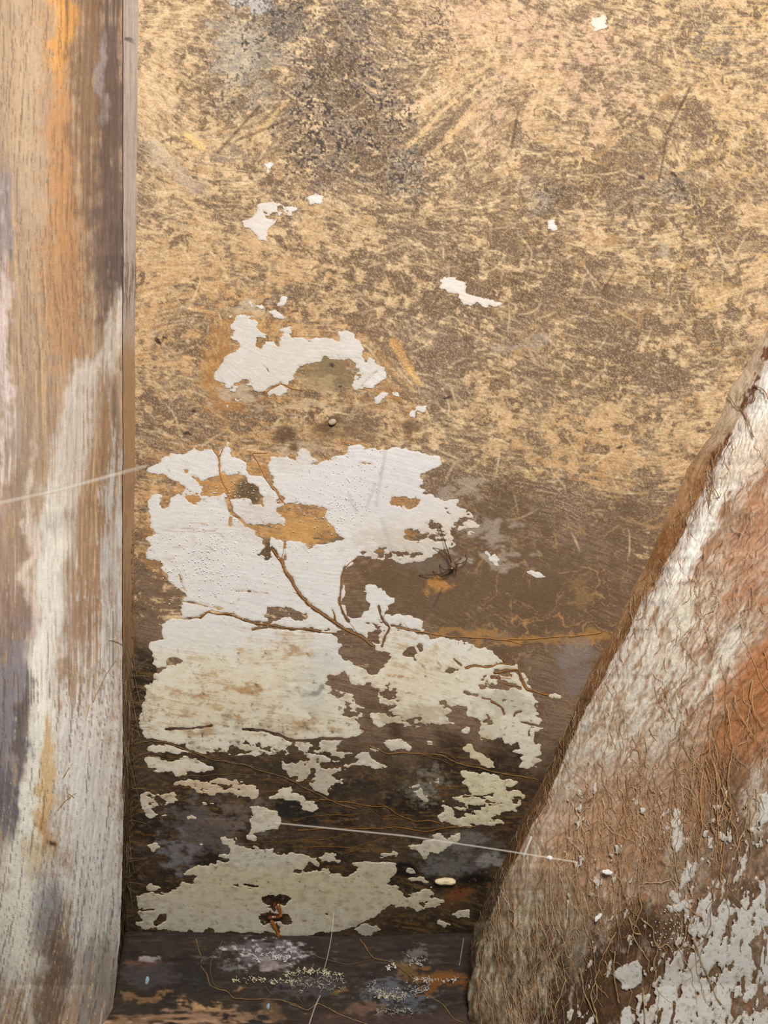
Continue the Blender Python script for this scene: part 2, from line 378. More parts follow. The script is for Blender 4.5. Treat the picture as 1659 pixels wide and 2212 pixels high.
PATCHES = [BIG,
 k1((900,200),(960,185),(1050,180),(1085,230),(1090,280),(1120,320),(1190,360),(1180,390),(1100,370),(1090,390),(1110,450),(1130,485),(1150,470),(1180,400),
    (1260,415),(1290,440),(1290,370),(1330,330),(1300,300),(1340,265),(1390,270),(1395,310),(1420,350),(1500,365),(1560,390),(1659,375),(1769,375),(1824,390),
    (1844,320),(1909,318),(1989,350),(1959,370),(2014,400),(2049,450),(2044,510),(2069,545),(2069,590),(2099,560),(2149,570),(2179,610),(2249,640),(2259,700),
    (2239,750),(2199,780),(2169,800),(2139,830),(2089,815),(2039,830),(1969,820),(1949,800),(1989,740),(1989,680),(1969,620),(1949,570),(1859,545),(1759,545),
    (1679,550),(1650,585),(1560,600),(1480,640),(1450,700),(1440,740),(1400,770),(1380,830),(1340,870),(1290,890),(1230,890),(1180,860),(1130,870),(1070,850),
    (1010,800),(960,780),(930,830),(900,870),(850,860),(810,820),(750,770),(720,740),(730,690),(760,640),(800,600),(820,550),(880,520),(920,460),(900,400),
    (860,370),(890,310),(870,260),(890,230)),
 k2((480,900),(560,850),(610,870),(600,930),(550,970),(490,970)), k2((650,860),(700,870),(725,912),(650,895)),
 k2((800,1050),(860,1000),(900,985),(950,990),(945,1030),(880,1045),(850,1090),(810,1085)),
 k1((795,990),(830,960),(865,985),(860,1015),(820,1020)), k1((870,900),(960,890),(990,930),(930,970),(880,950)),
 k1((1300,50),(1320,5),(1355,5),(1360,50),(1330,80),(1300,75)), k1((1205,140),(1270,130),(1300,160),(1355,190),(1340,205),(1270,180)),
 k1((832,180),(862,178),(868,205),(840,210)), k1((1010,60),(1040,30),(1060,70),(1140,80),(1150,105),(1060,100)),
 px((950,605),(985,600),(1010,615),(1010,630),(1040,640),(1080,655),(1075,665),(1050,668),(1030,655),(1000,660),(985,640),(955,625)),
 px((528,480),(550,470),(560,440),(590,433),(620,445),(640,450),(630,465),(600,475),(590,490),(580,505),(575,522),(555,515),(540,500)),
 px((570,350),(585,347),(593,355),(590,368),(578,374),(569,365)), px((666,430),(680,418),(695,425),(690,438),(672,440)),
 px((1280,40),(1300,32),(1313,42),(1310,60),(1285,66),(1276,58)), px((1182,478),(1198,474),(1204,488),(1195,498),(1184,494)),
 # between and below
 k5((95,1160),(170,1110),(250,1100),(380,1140),(500,1180),(420,1200),(300,1190),(180,1200),(110,1190)),
 k5((90,1250),(200,1230),(330,1250),(480,1230),(560,1250),(640,1290),(720,1330),(640,1360),(500,1350),(430,1380),(400,1400),(340,1370),(200,1360),(110,1320)),
 k5((360,1470),(430,1430),(500,1420),(560,1440),(700,1400),(850,1410),(960,1440),(1000,1490),(1100,1490),(1090,1530),(1090,1590),(1000,1580),(900,1560),(800,1560),(700,1590),(600,1560),(540,1500),(450,1470)),
 k7((50,140),(120,100),(160,120),(170,150),(230,170),(300,150),(350,140),(390,200),(320,240),(220,230),(150,260),(90,270),(70,220)),
 k7((90,310),(110,280),(170,310),(280,330),(220,350),(150,360)), k7((450,345),(520,350),(550,380),(470,370)),
 k7((600,220),(700,210),(740,230),(730,250),(630,250)), k7((130,610),(200,595),(220,620),(175,660)), k7((550,570),(620,590),(670,585),(650,615),(570,600)),
 k7((1010,520),(1060,515),(1110,525),(1100,550),(1020,545)),
 k7((1220,180),(1290,120),(1320,60),(1400,90),(1420,130),(1500,150),(1540,200),(1659,230),(1640,290),(1570,330),(1530,280),(1480,240),(1400,220),(1300,190)),
 k7((1030,260),(1100,240),(1200,270),(1270,310),(1300,380),(1280,450),(1200,460),(1130,500),(1030,495),(1020,420),(1040,330)),
 k7((770,550),(820,530),(900,535),(900,590),(960,620),(1060,640),(1250,625),(1260,670),(1320,700),(1420,680),(1500,665),(1560,690),(1620,700),(1659,760),(1659,830),
    (1719,820),(1779,860),(1909,900),(1949,920),(1949,870),(1989,830),(1969,760),(2029,730),(2079,750),(2139,740),(2209,760),(2299,740),(2349,760),(2369,840),(2319,890),
    (2299,940),(2249,950),(2319,980),(2409,1020),(2419,1050),(2509,1010),(2659,980),(2709,1050),(2659,1070),(2799,1080),(2759,1120),(2689,1160),(2619,1160),(2569,1190),
    (2529,1200),(2489,1170),(2349,1160),(2419,1130),(2299,1130),(2249,1190),(2199,1230),(2109,1270),(1989,1330),(1889,1350),(1809,1380),(1699,1410),(1659,1400),(1550,1420),
    (1450,1410),(1300,1415),(1150,1400),(1000,1400),(900,1380),(800,1365),(720,1390),(700,1370),(560,1380),(480,1370),(400,1360),(260,1350),(100,1340),(0,1320),(20,1290),
    (100,1300),(60,1240),(20,1150),(20,1070),(100,1040),(200,1020),(300,1010),(420,980),(430,930),(520,920),(550,890),(450,860),(480,790),(560,780),(620,770),(700,770),
    (750,740),(830,740),(750,700),(700,670),(800,680),(850,670),(830,620),(780,590)),
 k7((110,980),(160,955),(260,1000),(130,1010)),
 k8((770,630),(880,590),(960,550),(1060,505),(1150,520),(1260,500),(1240,580),(1160,610),(1100,670),(1000,680),(980,740),(930,750),(910,700),(880,660),(790,660)),
 k8((0,720),(60,690),(150,700),(140,740),(90,770),(0,760)), k8((140,745),(185,745),(180,770),(140,770)), k8((500,720),(600,690),(700,670),(690,700),(600,715)),
 k8((300,1360),(380,1310),(430,1290),(500,1320),(540,1360),(480,1390),(380,1430)), k8((810,910),(900,870),(1000,930),(860,935)), k8((730,820),(800,830),(900,860),(820,855)),
 k8((660,1460),(800,1440),(960,1460),(940,1490),(800,1480)), k8((1200,1210),(1280,1190),(1360,1170),(1340,1240),(1250,1250)), k8((1080,1290),(1160,1310),(1120,1330)),
 kr((560,110),(640,100),(720,130),(820,110),(900,140),(940,200),(960,280),(1130,320),(1090,400),(1050,460),(950,490),(840,520),(990,560),(950,600),(850,600),(700,610),
    (560,590),(420,570),(370,520),(440,440),(350,380),(480,340),(560,330),(640,300),(590,220)),
 kr((930,190),(1000,175),(1100,210),(1050,240),(960,230)), kr((280,150),(350,120),(390,170),(360,260),(290,220)), kr((140,240),(200,220),(240,290),(270,380),(180,350),(130,290)),
 k6((450,1150),(500,1130),(560,1170),(500,1195)), k6((560,1090),(650,1080),(720,1060),(800,1090),(840,1130),(820,1170),(740,1160),(650,1170),(600,1130)),
 k6((950,1080),(1010,1078),(1005,1100),(955,1102)), k6((975,1172),(1022,1165),(1025,1190),(985,1195)),
 k6((1270,960),(1350,950),(1365,1000),(1310,1032),(1270,1010)),
 k6((1285,1140),(1350,1120),(1380,1150),(1420,1190),(1510,1210),(1570,1270),(1560,1310),(1520,1320),(1440,1290),(1400,1260),(1340,1190)),
 k9((1255,790),(1320,765),(1385,780),(1380,820),(1290,815)),
 px((1140,1236),(1165,1232),(1178,1246),(1160,1252)), px((1050,1195),(1085,1205),(1075,1222),(1055,1215)),
]
HOLES = [
 k3((440,60),(510,40),(490,100),(560,170),(640,250),(790,260),(820,310),(860,320),(1000,340),(1100,390),(1160,400),(1180,300),(1100,230),(1020,180),(1010,120),(800,100),(680,130),(600,160),(500,110),(450,100)),
 k3((1010,-10),(1190,-10),(1190,80),(1250,180),(1310,280),(1360,330),(1320,390),(1250,380),(1300,310),(1200,200),(1140,110),(1040,110),(1000,60)),
 k3((1250,390),(1340,350),(1450,350),(1560,380),(1659,400),(1740,420),(1690,480),(1800,600),(1850,690),(1780,720),(1659,730),(1580,760),(1480,715),(1400,710),(1370,720),(1370,870),
    (1330,880),(1330,720),(1310,690),(1240,680),(1240,780),(1200,870),(1110,820),(1150,760),(1150,690),(1090,640),(1000,560),(1060,550),(1200,550),(1350,560),(1350,500),(1250,450)),
 k3((1170,1380),(1210,1310),(1340,1295),(1350,1270),(1390,1310),(1480,1340),(1550,1350),(1540,1400),(1430,1400),(1350,1380),(1250,1390)),
 k6((90,110),(180,90),(300,130),(420,160),(430,100),(550,90),(520,190),(450,200),(480,230),(560,290),(640,330),(620,380),(530,430),(520,490),(430,430),(280,390),(200,350),(160,270),(200,230),(150,160)),
 k6((-80,70),(150,80),(300,100),(280,130),(100,110),(-60,100)),
 k6((770,240),(850,250),(855,335),(780,320),(750,300)), k6((1120,440),(1230,430),(1200,465),(1130,465)), k6((890,210),(910,215),(905,275),(890,265)),
 k6((60,490),(220,470),(290,510),(300,560),(400,610),(420,570),(550,610),(540,740),(640,770),(680,770),(600,820),(540,820),(470,850),(480,930),(400,1000),(340,900),(380,860),(330,790),
    (400,780),(330,750),(310,690),(230,660),(130,610),(60,560),(100,540)),
 k6((20,1290),(120,1280),(300,1200),(330,1240),(220,1290),(100,1320)), k6((220,1200),(330,1200),(310,1260),(240,1270)),
 k4((640,300),(700,310),(780,315),(890,340),(860,390),(800,410),(730,375),(640,360)),
 k5((280,380),(320,340),(380,330),(430,345),(440,370),(360,400),(320,395),(280,430)),
 k7((1120,1070),(1180,1040),(1260,1050),(1300,1035),(1400,1050),(1460,1100),(1400,1120),(1330,1150),(1300,1160),(1250,1190),(1200,1150),(1140,1100)),
 k7((1110,1240),(1200,1215),(1280,1210),(1380,1230),(1400,1290),(1320,1280),(1240,1290),(1170,1300),(1120,1260)),
 k7((845,960),(880,945),(960,965),(1010,940),(1060,950),(1130,965),(1060,990),(1000,975),(950,995)), k7((1440,830),(1520,800),(1580,770),(1640,800),(1540,850)),
 k7((180,1300),(280,1220),(265,1280),(200,1330)), k8((40,1200),(75,1210),(70,1222),(45,1215)), k8((890,1130),(960,1130),(930,1160)), k8((-20,790),(60,780),(140,810),(280,850),(280,910),(150,870),(60,815)),
 kr((640,420),(730,425),(730,440),(645,435)), kr((330,390),(440,385),(520,350),(460,410),(360,430)), kr((840,520),(960,495),(1050,500),(960,545),(850,545)), k7((1280,1420),(1300,1415),(1300,1400),(1260,1300),(1280,1300),(1310,1400),(1305,1425)),
]
CRACKS = [  # thin gaps in the paint: (points, half width)
 (k3((830,320),(860,400),(870,450)), 5.0), (k3((870,450),(930,490),(1000,560)), 2.2), (k3((860,500),(860,560)), 3.0),
 (k3((1240,770),(1330,900),(1360,990),(1420,1060),(1430,1110),(1500,1200),(1570,1280),(1659,1340),(1809,1440),(1909,1510),(2039,1550),(2139,1640)), 4.2),
 (k3((590,1385),(660,1330),(740,1350),(830,1350),(960,1400),(1090,1440),(1250,1460),(1400,1490),(1500,1490),(1659,1510)), 3.0),
 (k3((1090,1440),(1200,1450),(1220,1420)), 5.0), (k3((1060,1490),(1200,1470),(1400,1490)), 3.0), (k3((380,1400),(480,1390),(590,1385)), 1.2),
 (k3((420,1240),(530,1250),(640,1285),(780,1310)), 1.2), (k3((400,1000),(450,1140)), 1.3), (k3((910,1150),(1060,1160),(1200,1170)), 0.9),
 (k4((230,930),(200,1000),(190,1150),(180,1250),(210,1330),(260,1420)), 2.6), (k4((120,1320),(150,1430)), 1.5),
 (k4((530,1290),(550,1380),(590,1440),(640,1460),(600,1530),(560,1640)), 2.4), (k4((640,1460),(690,1470),(780,1490),(900,1510)), 3.0),
 (k1((710,1370),(760,1440),(765,1520),(770,1600),(790,1659)), 2.0), (k1((790,1370),(760,1440)), 1.4), (k1((1170,960),(1175,860),(1230,820),(1300,790)), 1.5),
 (k1((1310,780),(1420,840)), 2.2), (k1((1160,620),(1195,640),(1200,680)), 0.8), (k2((350,1500),(420,1490),(470,1505)), 1.0), (k2((330,860),(400,780),(510,680)), 0.9),
 (k9((250,460),(380,430),(560,450),(650,405),(800,415)), 1.6), (k9((600,520),(750,490),(880,480),(920,600),(960,700),(1100,760)), 3.6), (k9((560,570),(640,570)), 4.0),
 (k9((650,620),(740,650),(850,670),(900,700)), 4.0), (k9((670,680),(750,710)), 5.0), (k9((640,510),(760,540)), 5.0), (k9((240,750),(300,770),(380,780)), 3.0), (k9((120,355),(200,425)), 1.8),
 (k9((450,820),(550,830)), 2.2), (k9((560,860),(700,930),(720,1010)), 1.8), (k9((910,1100),(1050,1130),(1160,1160)), 2.4), (k9((1005,1270),(1010,1190),(1050,1170)), 1.4), (k9((830,1040),(850,980),(920,985)), 2.0),
 (k5((0,1110),(150,1070),(300,1100),(500,1170),(700,1250)), 3.0), (k5((280,980),(450,970),(600,960),(700,940)), 2.4), (k5((980,980),(1200,990),(1400,1070),(1659,1080)), 3.0), (k6((0,1060),(150,1060),(390,1080)), 3.0),
 (k7((0,1180),(100,1185),(190,1180)), 1.0), (kr((590,340),(720,330),(850,310)), 1.5),
]

# ================================================================== BOARD (wall_back)
ST = 2.0
gx = np.concatenate([np.arange(250, 1722, ST), np.arange(1740, 2060, 20.0)]); gy = np.concatenate([np.arange(-360, -55, 20.0), np.arange(-50, 2036, ST)])
X, Y = np.meshgrid(gx, gy)

# paint field: positive where the limewash still sticks
edge = 4.5 * fbm(X, Y, 26, 101, 4, 1.3) + 4.0 * fbm(X, Y, 8, 102, 3, 1.8)
field = np.full(X.shape, -1e3, np.float32)
for p in PATCHES:
    field = np.maximum(field, sdf_poly(X, Y, p))
hole = np.full(X.shape, -1e3, np.float32)
for p in HOLES:
    hole = np.maximum(hole, sdf_poly(X, Y, p))
field0 = field.copy()
field = np.minimum(field, -hole)
field = np.where(field > -60, field + edge * np.clip(1.2 + 0.02 * field, 0.4, 1.2), field)
crk = np.full(X.shape, -1e3, np.float32)
for p, r in CRACKS:
    lx, ly = smooth_line(p, 5, 1.6, int(p[0][0]) % 97)
    crk = np.maximum(crk, sdf_line(X, Y, list(zip(lx, ly)), r))
crk = crk + 1.3 * fbm(X, Y, 8, 111, 2)
field = np.minimum(field, -crk)
fk = fbm(X, Y, 7, 125, 3, 1.5)
field = np.where((field < -1) & (field > -26), np.maximum(field, (fk - 1.05 - .012 * -field) * 7), field); field = np.where((field > 0) & (field < 16), np.minimum(field, (1.12 + .02 * field - fbm(X, Y, 6, 127, 3, 1.6)) * 7), field)
# worn places where the limewash is broken up
cv0 = Canvas(X, Y, (0, 0, 0), 300)
n_f = fbm(X, Y, 12, 121, 4, 2.0); n_g = fbm(X, Y, 6, 122, 3, 1.6)
def wear(cx, cy, rx, ry, thr, rot=0.0):
    global field
    m = cv0.mask(cx, cy, rx, ry, rot, 0.9)
    field = np.minimum(field, np.where(m > 0.05, (n_f + 0.4 * n_g - thr) * 6 + (1 - m) * 14, 99))
wear(925, 1150, 62, 26, 0.15); wear(1045, 1165, 70, 55, 0.35); wear(1000, 1110, 50, 35, -0.2); wear(850, 1190, 60, 22, -0.2)
wear(660, 985, 40, 25, 0.0); wear(440, 1068, 60, 14, -0.1); wear(690, 1640, 70, 40, -0.15); wear(640, 1655, 50, 40, -0.1); wear(505, 1625, 120, 12, 0.1)
wear(480, 1712, 110, 24, -0.25); wear(350, 1735, 50, 26, -0.2); wear(900, 1560, 90, 18, -0.3); wear(960, 1745, 60, 60, -0.1); wear(930, 1700, 60, 60, 0.25)
wear(1060, 1750, 70, 60, -0.55); wear(830, 1520, 40, 50, -0.1); wear(760, 1520, 60, 60, -0.3); wear(1080, 1480, 70, 30, -0.35); wear(990, 1920, 60, 20, -0.3)
wear(500, 850, 50, 24, 0.0); wear(625, 860, 60, 14, -0.1); wear(525, 870, 20, 20, 0.1); wear(550, 668, 40, 14, 0.0); wear(600, 455, 40, 14, -0.1)
wear(740, 820, 40, 25, -0.2); wear(830, 1350, 60, 20, -0.6)

# direction of the wood fibres
th = 0.20 + 0.55 * fbm(X, Y, 230, 131, 3)
def turn(cx, cy, rx, ry, ang, a=1.0):
    global th
    m = a * np.exp(-(((X - cx) / rx) ** 2 + ((Y - cy) / ry) ** 2))
    th = th * (1 - m) + ang * m
turn(985, 250, 150, 120, -0.75); turn(560, 260, 130, 110, -0.85, .8); turn(360, 230, 90, 170, 0.75); turn(350, 700, 90, 120, -0.5, .7)
turn(1500, 380, 130, 150, 0.85, .8); turn(1480, 480, 120, 60, -0.7, .7); turn(400, 930, 160, 130, 0.2); turn(1150, 700, 250, 150, 0.45, .8)
turn(750, 560, 300, 130, 0.28); turn(1600, 620, 120, 120, -0.35); turn(850, 790, 60, 90, 1.0, .9); turn(720, 1700, 700, 330, 0.04, 1.0)
turn(320, 1250, 60, 250, 0.3); turn(1150, 980, 250, 100, 0.1)
turn(610, 880, 260, 60, 0.08); turn(470, 760, 40, 110, 1.5, .8)
la = lic(th, 9, 141, 0); lb = lic(th, 15, 142, 1)
iso1 = fbm(X, Y, 60, 151, 5); iso2 = fbm(X, Y, 13, 152, 4); iso3 = norm(np.random.RandomState(5).rand(*X.shape))
t = norm(0.70 * lb + 0.55 * la + 0.75 * norm(iso1) + 0.85 * norm(iso2))

dens = np.full(X.shape, 0.47)
def dn(cx, cy, rx, ry, v):
    global dens
    dens += v * np.exp(-(((X - cx) / rx) ** 2 + ((Y - cy) / ry) ** 2))
dn(340, 180, 70, 260, .38); dn(430, 570, 160, 110, .22); dn(620, 560, 120, 120, .12); dn(960, 30, 90, 60, .2); dn(1220, 130, 180, 60, .12); dn(1000, 240, 140, 80, .2)
dn(1210, 300, 120, 80, .15); dn(1540, 180, 130, 50, .16); dn(1630, 600, 60, 120, .25); dn(1200, 870, 160, 60, .22); dn(1270, 1000, 130, 85, .45); dn(360, 760, 60, 180, .25)
dn(650, 900, 130, 40, .05); dn(870, 800, 40, 80, .25); dn(780, 450, 160, 40, .1); dn(420, 1040, 60, 30, .3); dn(640, 1150, 60, 40, .3)
dn(735, 180, 100, 240, -.32); dn(560, 110, 80, 90, -.22); dn(850, 330, 70, 110, -.12); dn(1150, 640, 220, 110, -.2); dn(1330, 800, 170, 75, -.30); dn(1300, 420, 120, 90, -.12); dn(560, 900, 150, 40, -.15)
dn(1550, 90, 60, 60, -.15); dn(950, 760, 90, 100, -.22); dn(1150, 1130, 210, 110, -.62); dn(1100, 1330, 330, 170, -.95); dn(900, 1300, 200, 130, -.6); dn(320, 1240, 60, 110, -.25); dn(320, 1420, 60, 90, -.4)
dn(720, 1800, 900, 330, -.95); dn(720, 1700, 400, 300, -.4); dn(1000, 1080, 90, 60, -.45); dn(1380, 1100, 70, 60, -.3); dn(1240, 1290, 130, 160, -.3)
thr = (0.5 - dens) * 3.0
ym = sst(-0.75, 0.95, t - thr - .12)

def fibres(n, steps, seed, pick, wob=0.25):
    r_ = np.random.RandomState(seed)
    out = np.zeros(X.shape, np.float32); hh, ww = X.shape
    x = r_.rand(n) * (ww - 1); y = r_.rand(n) * (hh - 1)
    ok = r_.rand(n) < pick[y.astype(int), x.astype(int)]
    x, y = x[ok], y[ok]; da = r_.normal(0, wob, len(x)); ln = r_.randint(steps // 4, steps, len(x)); wt = r_.uniform(.35, 1, len(x)); cu = r_.normal(0, .015, len(x))
    for k in range(steps):
        m = k < ln
        if not m.any(): break
        xi = np.clip(x, 0, ww - 1).astype(int); yi = np.clip(y, 0, hh - 1).astype(int)
        np.maximum.at(out, (yi[m], xi[m]), (wt * np.sin(math.pi * (k + 1) / (ln + 1)))[m].astype(np.float32))
        a_ = th[yi, xi] + da + cu * k; x = x + np.cos(a_) * .8; y = y + np.sin(a_) * .8
    return np.clip(1.5 * blur(out, 1), 0, 1)
dens = dens + .11 * fbm(X, Y, 150, 135, 3) + .07 * fbm(X, Y, 50, 136, 3, 2.5, .3)
thr = (0.5 - dens) * 3.0
ym = sst(-0.62, 0.72, t - thr - .05)
up = 1 - sst(1000, 1250, Y)
fl1 = fibres(26000, 34, 71, np.clip(dens * 1.3, 0, 1) * up); fl2 = fibres(20000, 26, 72, .55 * up + .12)
fl3 = fibres(1400, 60, 73, .8 * up, .8)
cv = Canvas(X, Y, (126, 102, 82), 201); cv.de = .35 * iso2 + .10 * la; cv.ds = .8
cv.mix(sst(-0.6, 0.9, iso1 + 0.4 * iso2), (108, 84, 64))
cv.mix(0.5 * sst(0.2, 1.4, la), (88, 66, 48)); cv.mix(0.45 * sst(0.3, 1.6, -la), (146, 118, 90))
# lilac grey and blackish mould at the top
cv.blob(740, 170, 130, 260, (122, 106, 96), .75); cv.blob(560, 110, 100, 110, (150, 140, 126), .7); cv.blob(1540, 100, 70, 70, (120, 108, 92), .6)
cv.blob(880, 375, 45, 60, (138, 128, 116), .7); cv.blob(520, 215, 70, 60, (150, 138, 122), .5); cv.blob(1180, 430, 60, 40, (125, 108, 95), .5)
cv.blob(1420, 420, 110, 50, (132, 118, 108), .6, -0.5); cv.blob(960, 770, 110, 110, (128, 106, 88), .8); cv.blob(470, 330, 90, 40, (158, 138, 120), .5, .5)
yc = lin((190, 150, 106)) + (sst(-.7, .9, iso2 + .3 * la)[..., None]) * (lin((220, 188, 146)) - lin((190, 150, 106)))
orange = .7 * np.exp(-(((X - 480) / 220) ** 2 + ((Y - 650) / 160) ** 2)) + np.exp(-(((X - 1260) / 210) ** 2 + ((Y - 990) / 120) ** 2)) + np.exp(-(((X - 520) / 260) ** 2 + ((Y - 900) / 260) ** 2)) * .9
yc = yc + np.clip(orange, 0, 1)[..., None] * (lin((190, 144, 92)) - yc) * 0.85
pink = cv.mask(980, 40, 90, 60) + cv.mask(1290, 160, 70, 110) + cv.mask(1080, 250, 60, 80) + cv.mask(1150, 60, 60, 50)
yc = yc + np.clip(pink, 0, 1)[..., None] * (lin((206, 166, 138)) - yc) * 0.7
cv.mix(ym * 0.92, yc.astype(np.float32)); cv.mix(.4 * sst(1.0, 2.2, la + .5 * lb), (84, 64, 48)); cv.mix(.35 * sst(1.2, 2.4, -la - .3 * lb) * (Y < 1150), (222, 194, 150))
wl = np.clip(np.exp(-(((X - 330) / 75) ** 2 + ((Y - 160) / 260) ** 2)), 0, 1); cv.mix(.45 * wl * sst(-.9, .9, iso1 + .6 * la), (226, 200, 160))
cv.mix(.55 * fl1, (216, 184, 140)); cv.mix(.42 * fl2, (98, 76, 58))
# flat brown islands with a pale lace between them
wxx = 16 * fbm(X, Y, 22, 991, 3); wyy = 16 * fbm(X, Y, 22, 992, 3)
isn = .75 * fbm(X + wxx, Y + wyy, 34, 993, 4, 1.8, .22) + .55 * fbm(X + wxx, Y + wyy, 13, 995, 3, 1.7, .15)
im = np.zeros(X.shape)
for (a, b, c, d, v) in ((1300, 450, 330, 420, .62), (1150, 640, 300, 160, .35), (1360, 790, 190, 90, .5), (740, 170, 130, 230, .6), (900, 480, 220, 160, .45), (1480, 300, 130, 160, .2), (950, 760, 110, 90, .5), (450, 700, 140, 120, .22), (560, 900, 260, 60, .5), (500, 250, 120, 120, .35), (640, 640, 200, 90, .3), (1190, 250, 90, 60, .25), (1340, 420, 110, 70, .35), (1500, 260, 60, 50, .4), (1480, 1080, 60, 60, .6), (1150, 900, 220, 100, .15), (1080, 1060, 120, 60, .7), (1380, 1090, 70, 50, .7), (380, 520, 120, 130, .12), (330, 1250, 60, 150, .5), (400, 900, 130, 90, .3)):
    im += v * np.exp(-(((X - a) / c) ** 2 + ((Y - b) / d) ** 2))
isl = sst(-.10, .10, isn - .62 + .75 * np.clip(im, 0, 1.1)) * (1 - sst(1120, 1220, Y))
icol = lin((116, 92, 72)) + sst(-.6, .8, iso1)[..., None] * (lin((100, 78, 58)) - lin((116, 92, 72)))
cv.mix(isl * .82, icol.astype(np.float32)); cv.mix(.25 * isl * sst(.5, 1.8, la), (140, 114, 90))
cv.mix(.75 * fl3, (234, 206, 162)); cv.mix(.7 * fibres(5000, 14, 75, np.clip(dens * 1.1 - .1, 0, 1) * up, .35), (234, 206, 164)); cv.mix(.6 * fibres(5000, 16, 76, up * .6, .5), (84, 64, 50)); cv.mix(.3 * fibres(9000, 20, 74, np.clip(im, 0, 1) * up, .4), (212, 178, 132))
for (p, r, c, a) in (([(902, 338), (1012, 222)], 8, (104, 84, 68), .8), ([(880, 318), (985, 212)], 5, (226, 190, 140), .7), ([(925, 345), (1030, 232)], 4, (214, 176, 128), .6), ([(860, 250), (950, 200)], 7, (226, 192, 156), .6), ([(545, 300), (620, 220)], 4, (206, 170, 116), .7), ([(400, 290), (438, 320)], 6, (226, 190, 124), .8), ([(1010, 170), (1075, 130)], 5, (222, 186, 140), .5), ([(850, 740), (885, 800)], 10, (206, 154, 92), .7), ([(885, 800), (905, 830)], 6, (214, 170, 108), .7), ([(1440, 400), (1520, 350)], 7, (104, 88, 76), .6)):
    d = sdf_line(X, Y, p, r); cv.mix(a * sst(-3, 2, d + 3 * iso2 + 1.5 * la), c)
cv.blob(545, 8, 50, 16, (176, 172, 168), .8); cv.blob(610, 40, 44, 36, (88, 82, 78), .7); cv.blob(500, 110, 50, 60, (168, 160, 146), .5); cv.blob(1120, 742, 60, 8, (158, 140, 126), .6, -.05); cv.blob(1180, 436, 26, 16, (150, 136, 120), .5); cv.blob(1420, 545, 16, 12, (150, 138, 120), .7); cv.blob(340, 330, 40, 20, (196, 176, 152), .6, .5); cv.blob(400, 380, 50, 18, (172, 152, 136), .6, .6); cv.mix(.35 * (iso3 > 1.2) * up, (226, 198, 156)); cv.mix(.3 * (iso3 < -1.3), (90, 70, 56))
# black mould specks
sp = fbm(X, Y, 4.5, 161, 2)
for (a, b, c, d, v) in ((740, 160, 130, 230, .25), (560, 40, 70, 60, .2), (880, 370, 60, 70, .1), (660, 300, 60, 100, .2), (500, 170, 70, 90, .5), (1190, 420, 40, 40, .3), (950, 60, 40, 110, .35), (1470, 420, 60, 40, .35), (830, 260, 60, 90, .4)):
    cv.mix(.75 * cv.mask(a, b, c, d, soft=1.0) * sst(v, v + .3, sp + .35 * iso2), (62, 54, 52))
# orange damp around the paint edges
halo = np.exp(-np.clip(-field0, 0, 200) / 22.0) * sst(640, 720, Y) * (1 - sst(1190, 1330, Y)) * (X < 900)
cv.mix(np.clip(halo, 0, 1) * 0.55 * sst(-1.0, .8, lb), (182, 128, 70)); cv.mix(.6 * sst(0, 1, hole + 6) * (Y < 1190) * sst(-.6, 1.0, la), (186, 132, 72))
cv.blob(430, 1060, 60, 25, (192, 138, 80), .7); cv.blob(650, 1145, 60, 25, (196, 148, 86), .7); cv.blob(480, 790, 40, 110, (178, 126, 70), .5)
cv.blob(540, 1065, 36, 18, (92, 74, 54), .9); cv.blob(574, 1190, 18, 24, (86, 68, 46), .9); cv.blob(700, 800, 60, 34, (128, 108, 78), .9); cv.blob(735, 1180, 24, 14, (100, 92, 80), .8)
# the smooth brown stretch on the right, with a net of pale veins
flat = np.clip(cv.mask(1120, 1300, 260, 120, .25) + cv.mask(1080, 1110, 90, 60) * .6 + cv.mask(900, 1270, 150, 70) + cv.mask(1340, 1120, 60, 60) * .5, 0, 1)
cv.mix(flat * .85, (106, 82, 60)); cv.mix(flat * .35 * sst(-.2, 1.2, iso1), (92, 70, 50))
wv = 24 * cv.wx; wv2 = 24 * cv.wy
def veins(mask, scale, ax, rot, seed, wd, col, a):
    r = np.abs(fbm(X + wv, Y + wv2, scale, seed, 3, ax, rot))
    cv.mix(a * mask * sst(wd, 0.0, r), col)
right = sst(950, 1080, X) * sst(60, 250, Y) * (1 - sst(1480, 1600, Y))
veins(right, 60, 2.2, .1, 171, .045, (172, 134, 88), .75); veins(right, 34, 1.4, .8, 175, .05, (178, 140, 94), .5); veins(right * sst(1000, 1100, Y), 90, 3, -.1, 178, .03, (176, 128, 78), .8)
veins(sst(1380, 1480, X) * (1 - sst(650, 720, Y)), 40, 1.0, .7, 181, .07, (206, 170, 112), .9)
cv.mix(.8 * cv.mask(1010, 1375, 130, 8, .03) + .8 * cv.mask(1170, 1382, 120, 8, .0) + .8 * cv.mask(1270, 1372, 60, 9, -.1), (158, 116, 68))
cv.blob(1240, 1400, 40, 30, (134, 120, 112), .7); cv.blob(1250, 1460, 36, 26, (128, 112, 104), .7); cv.blob(950, 1265, 22, 12, (178, 126, 70), .9); cv.blob(930, 1225, 60, 14, (112, 96, 80), .7)
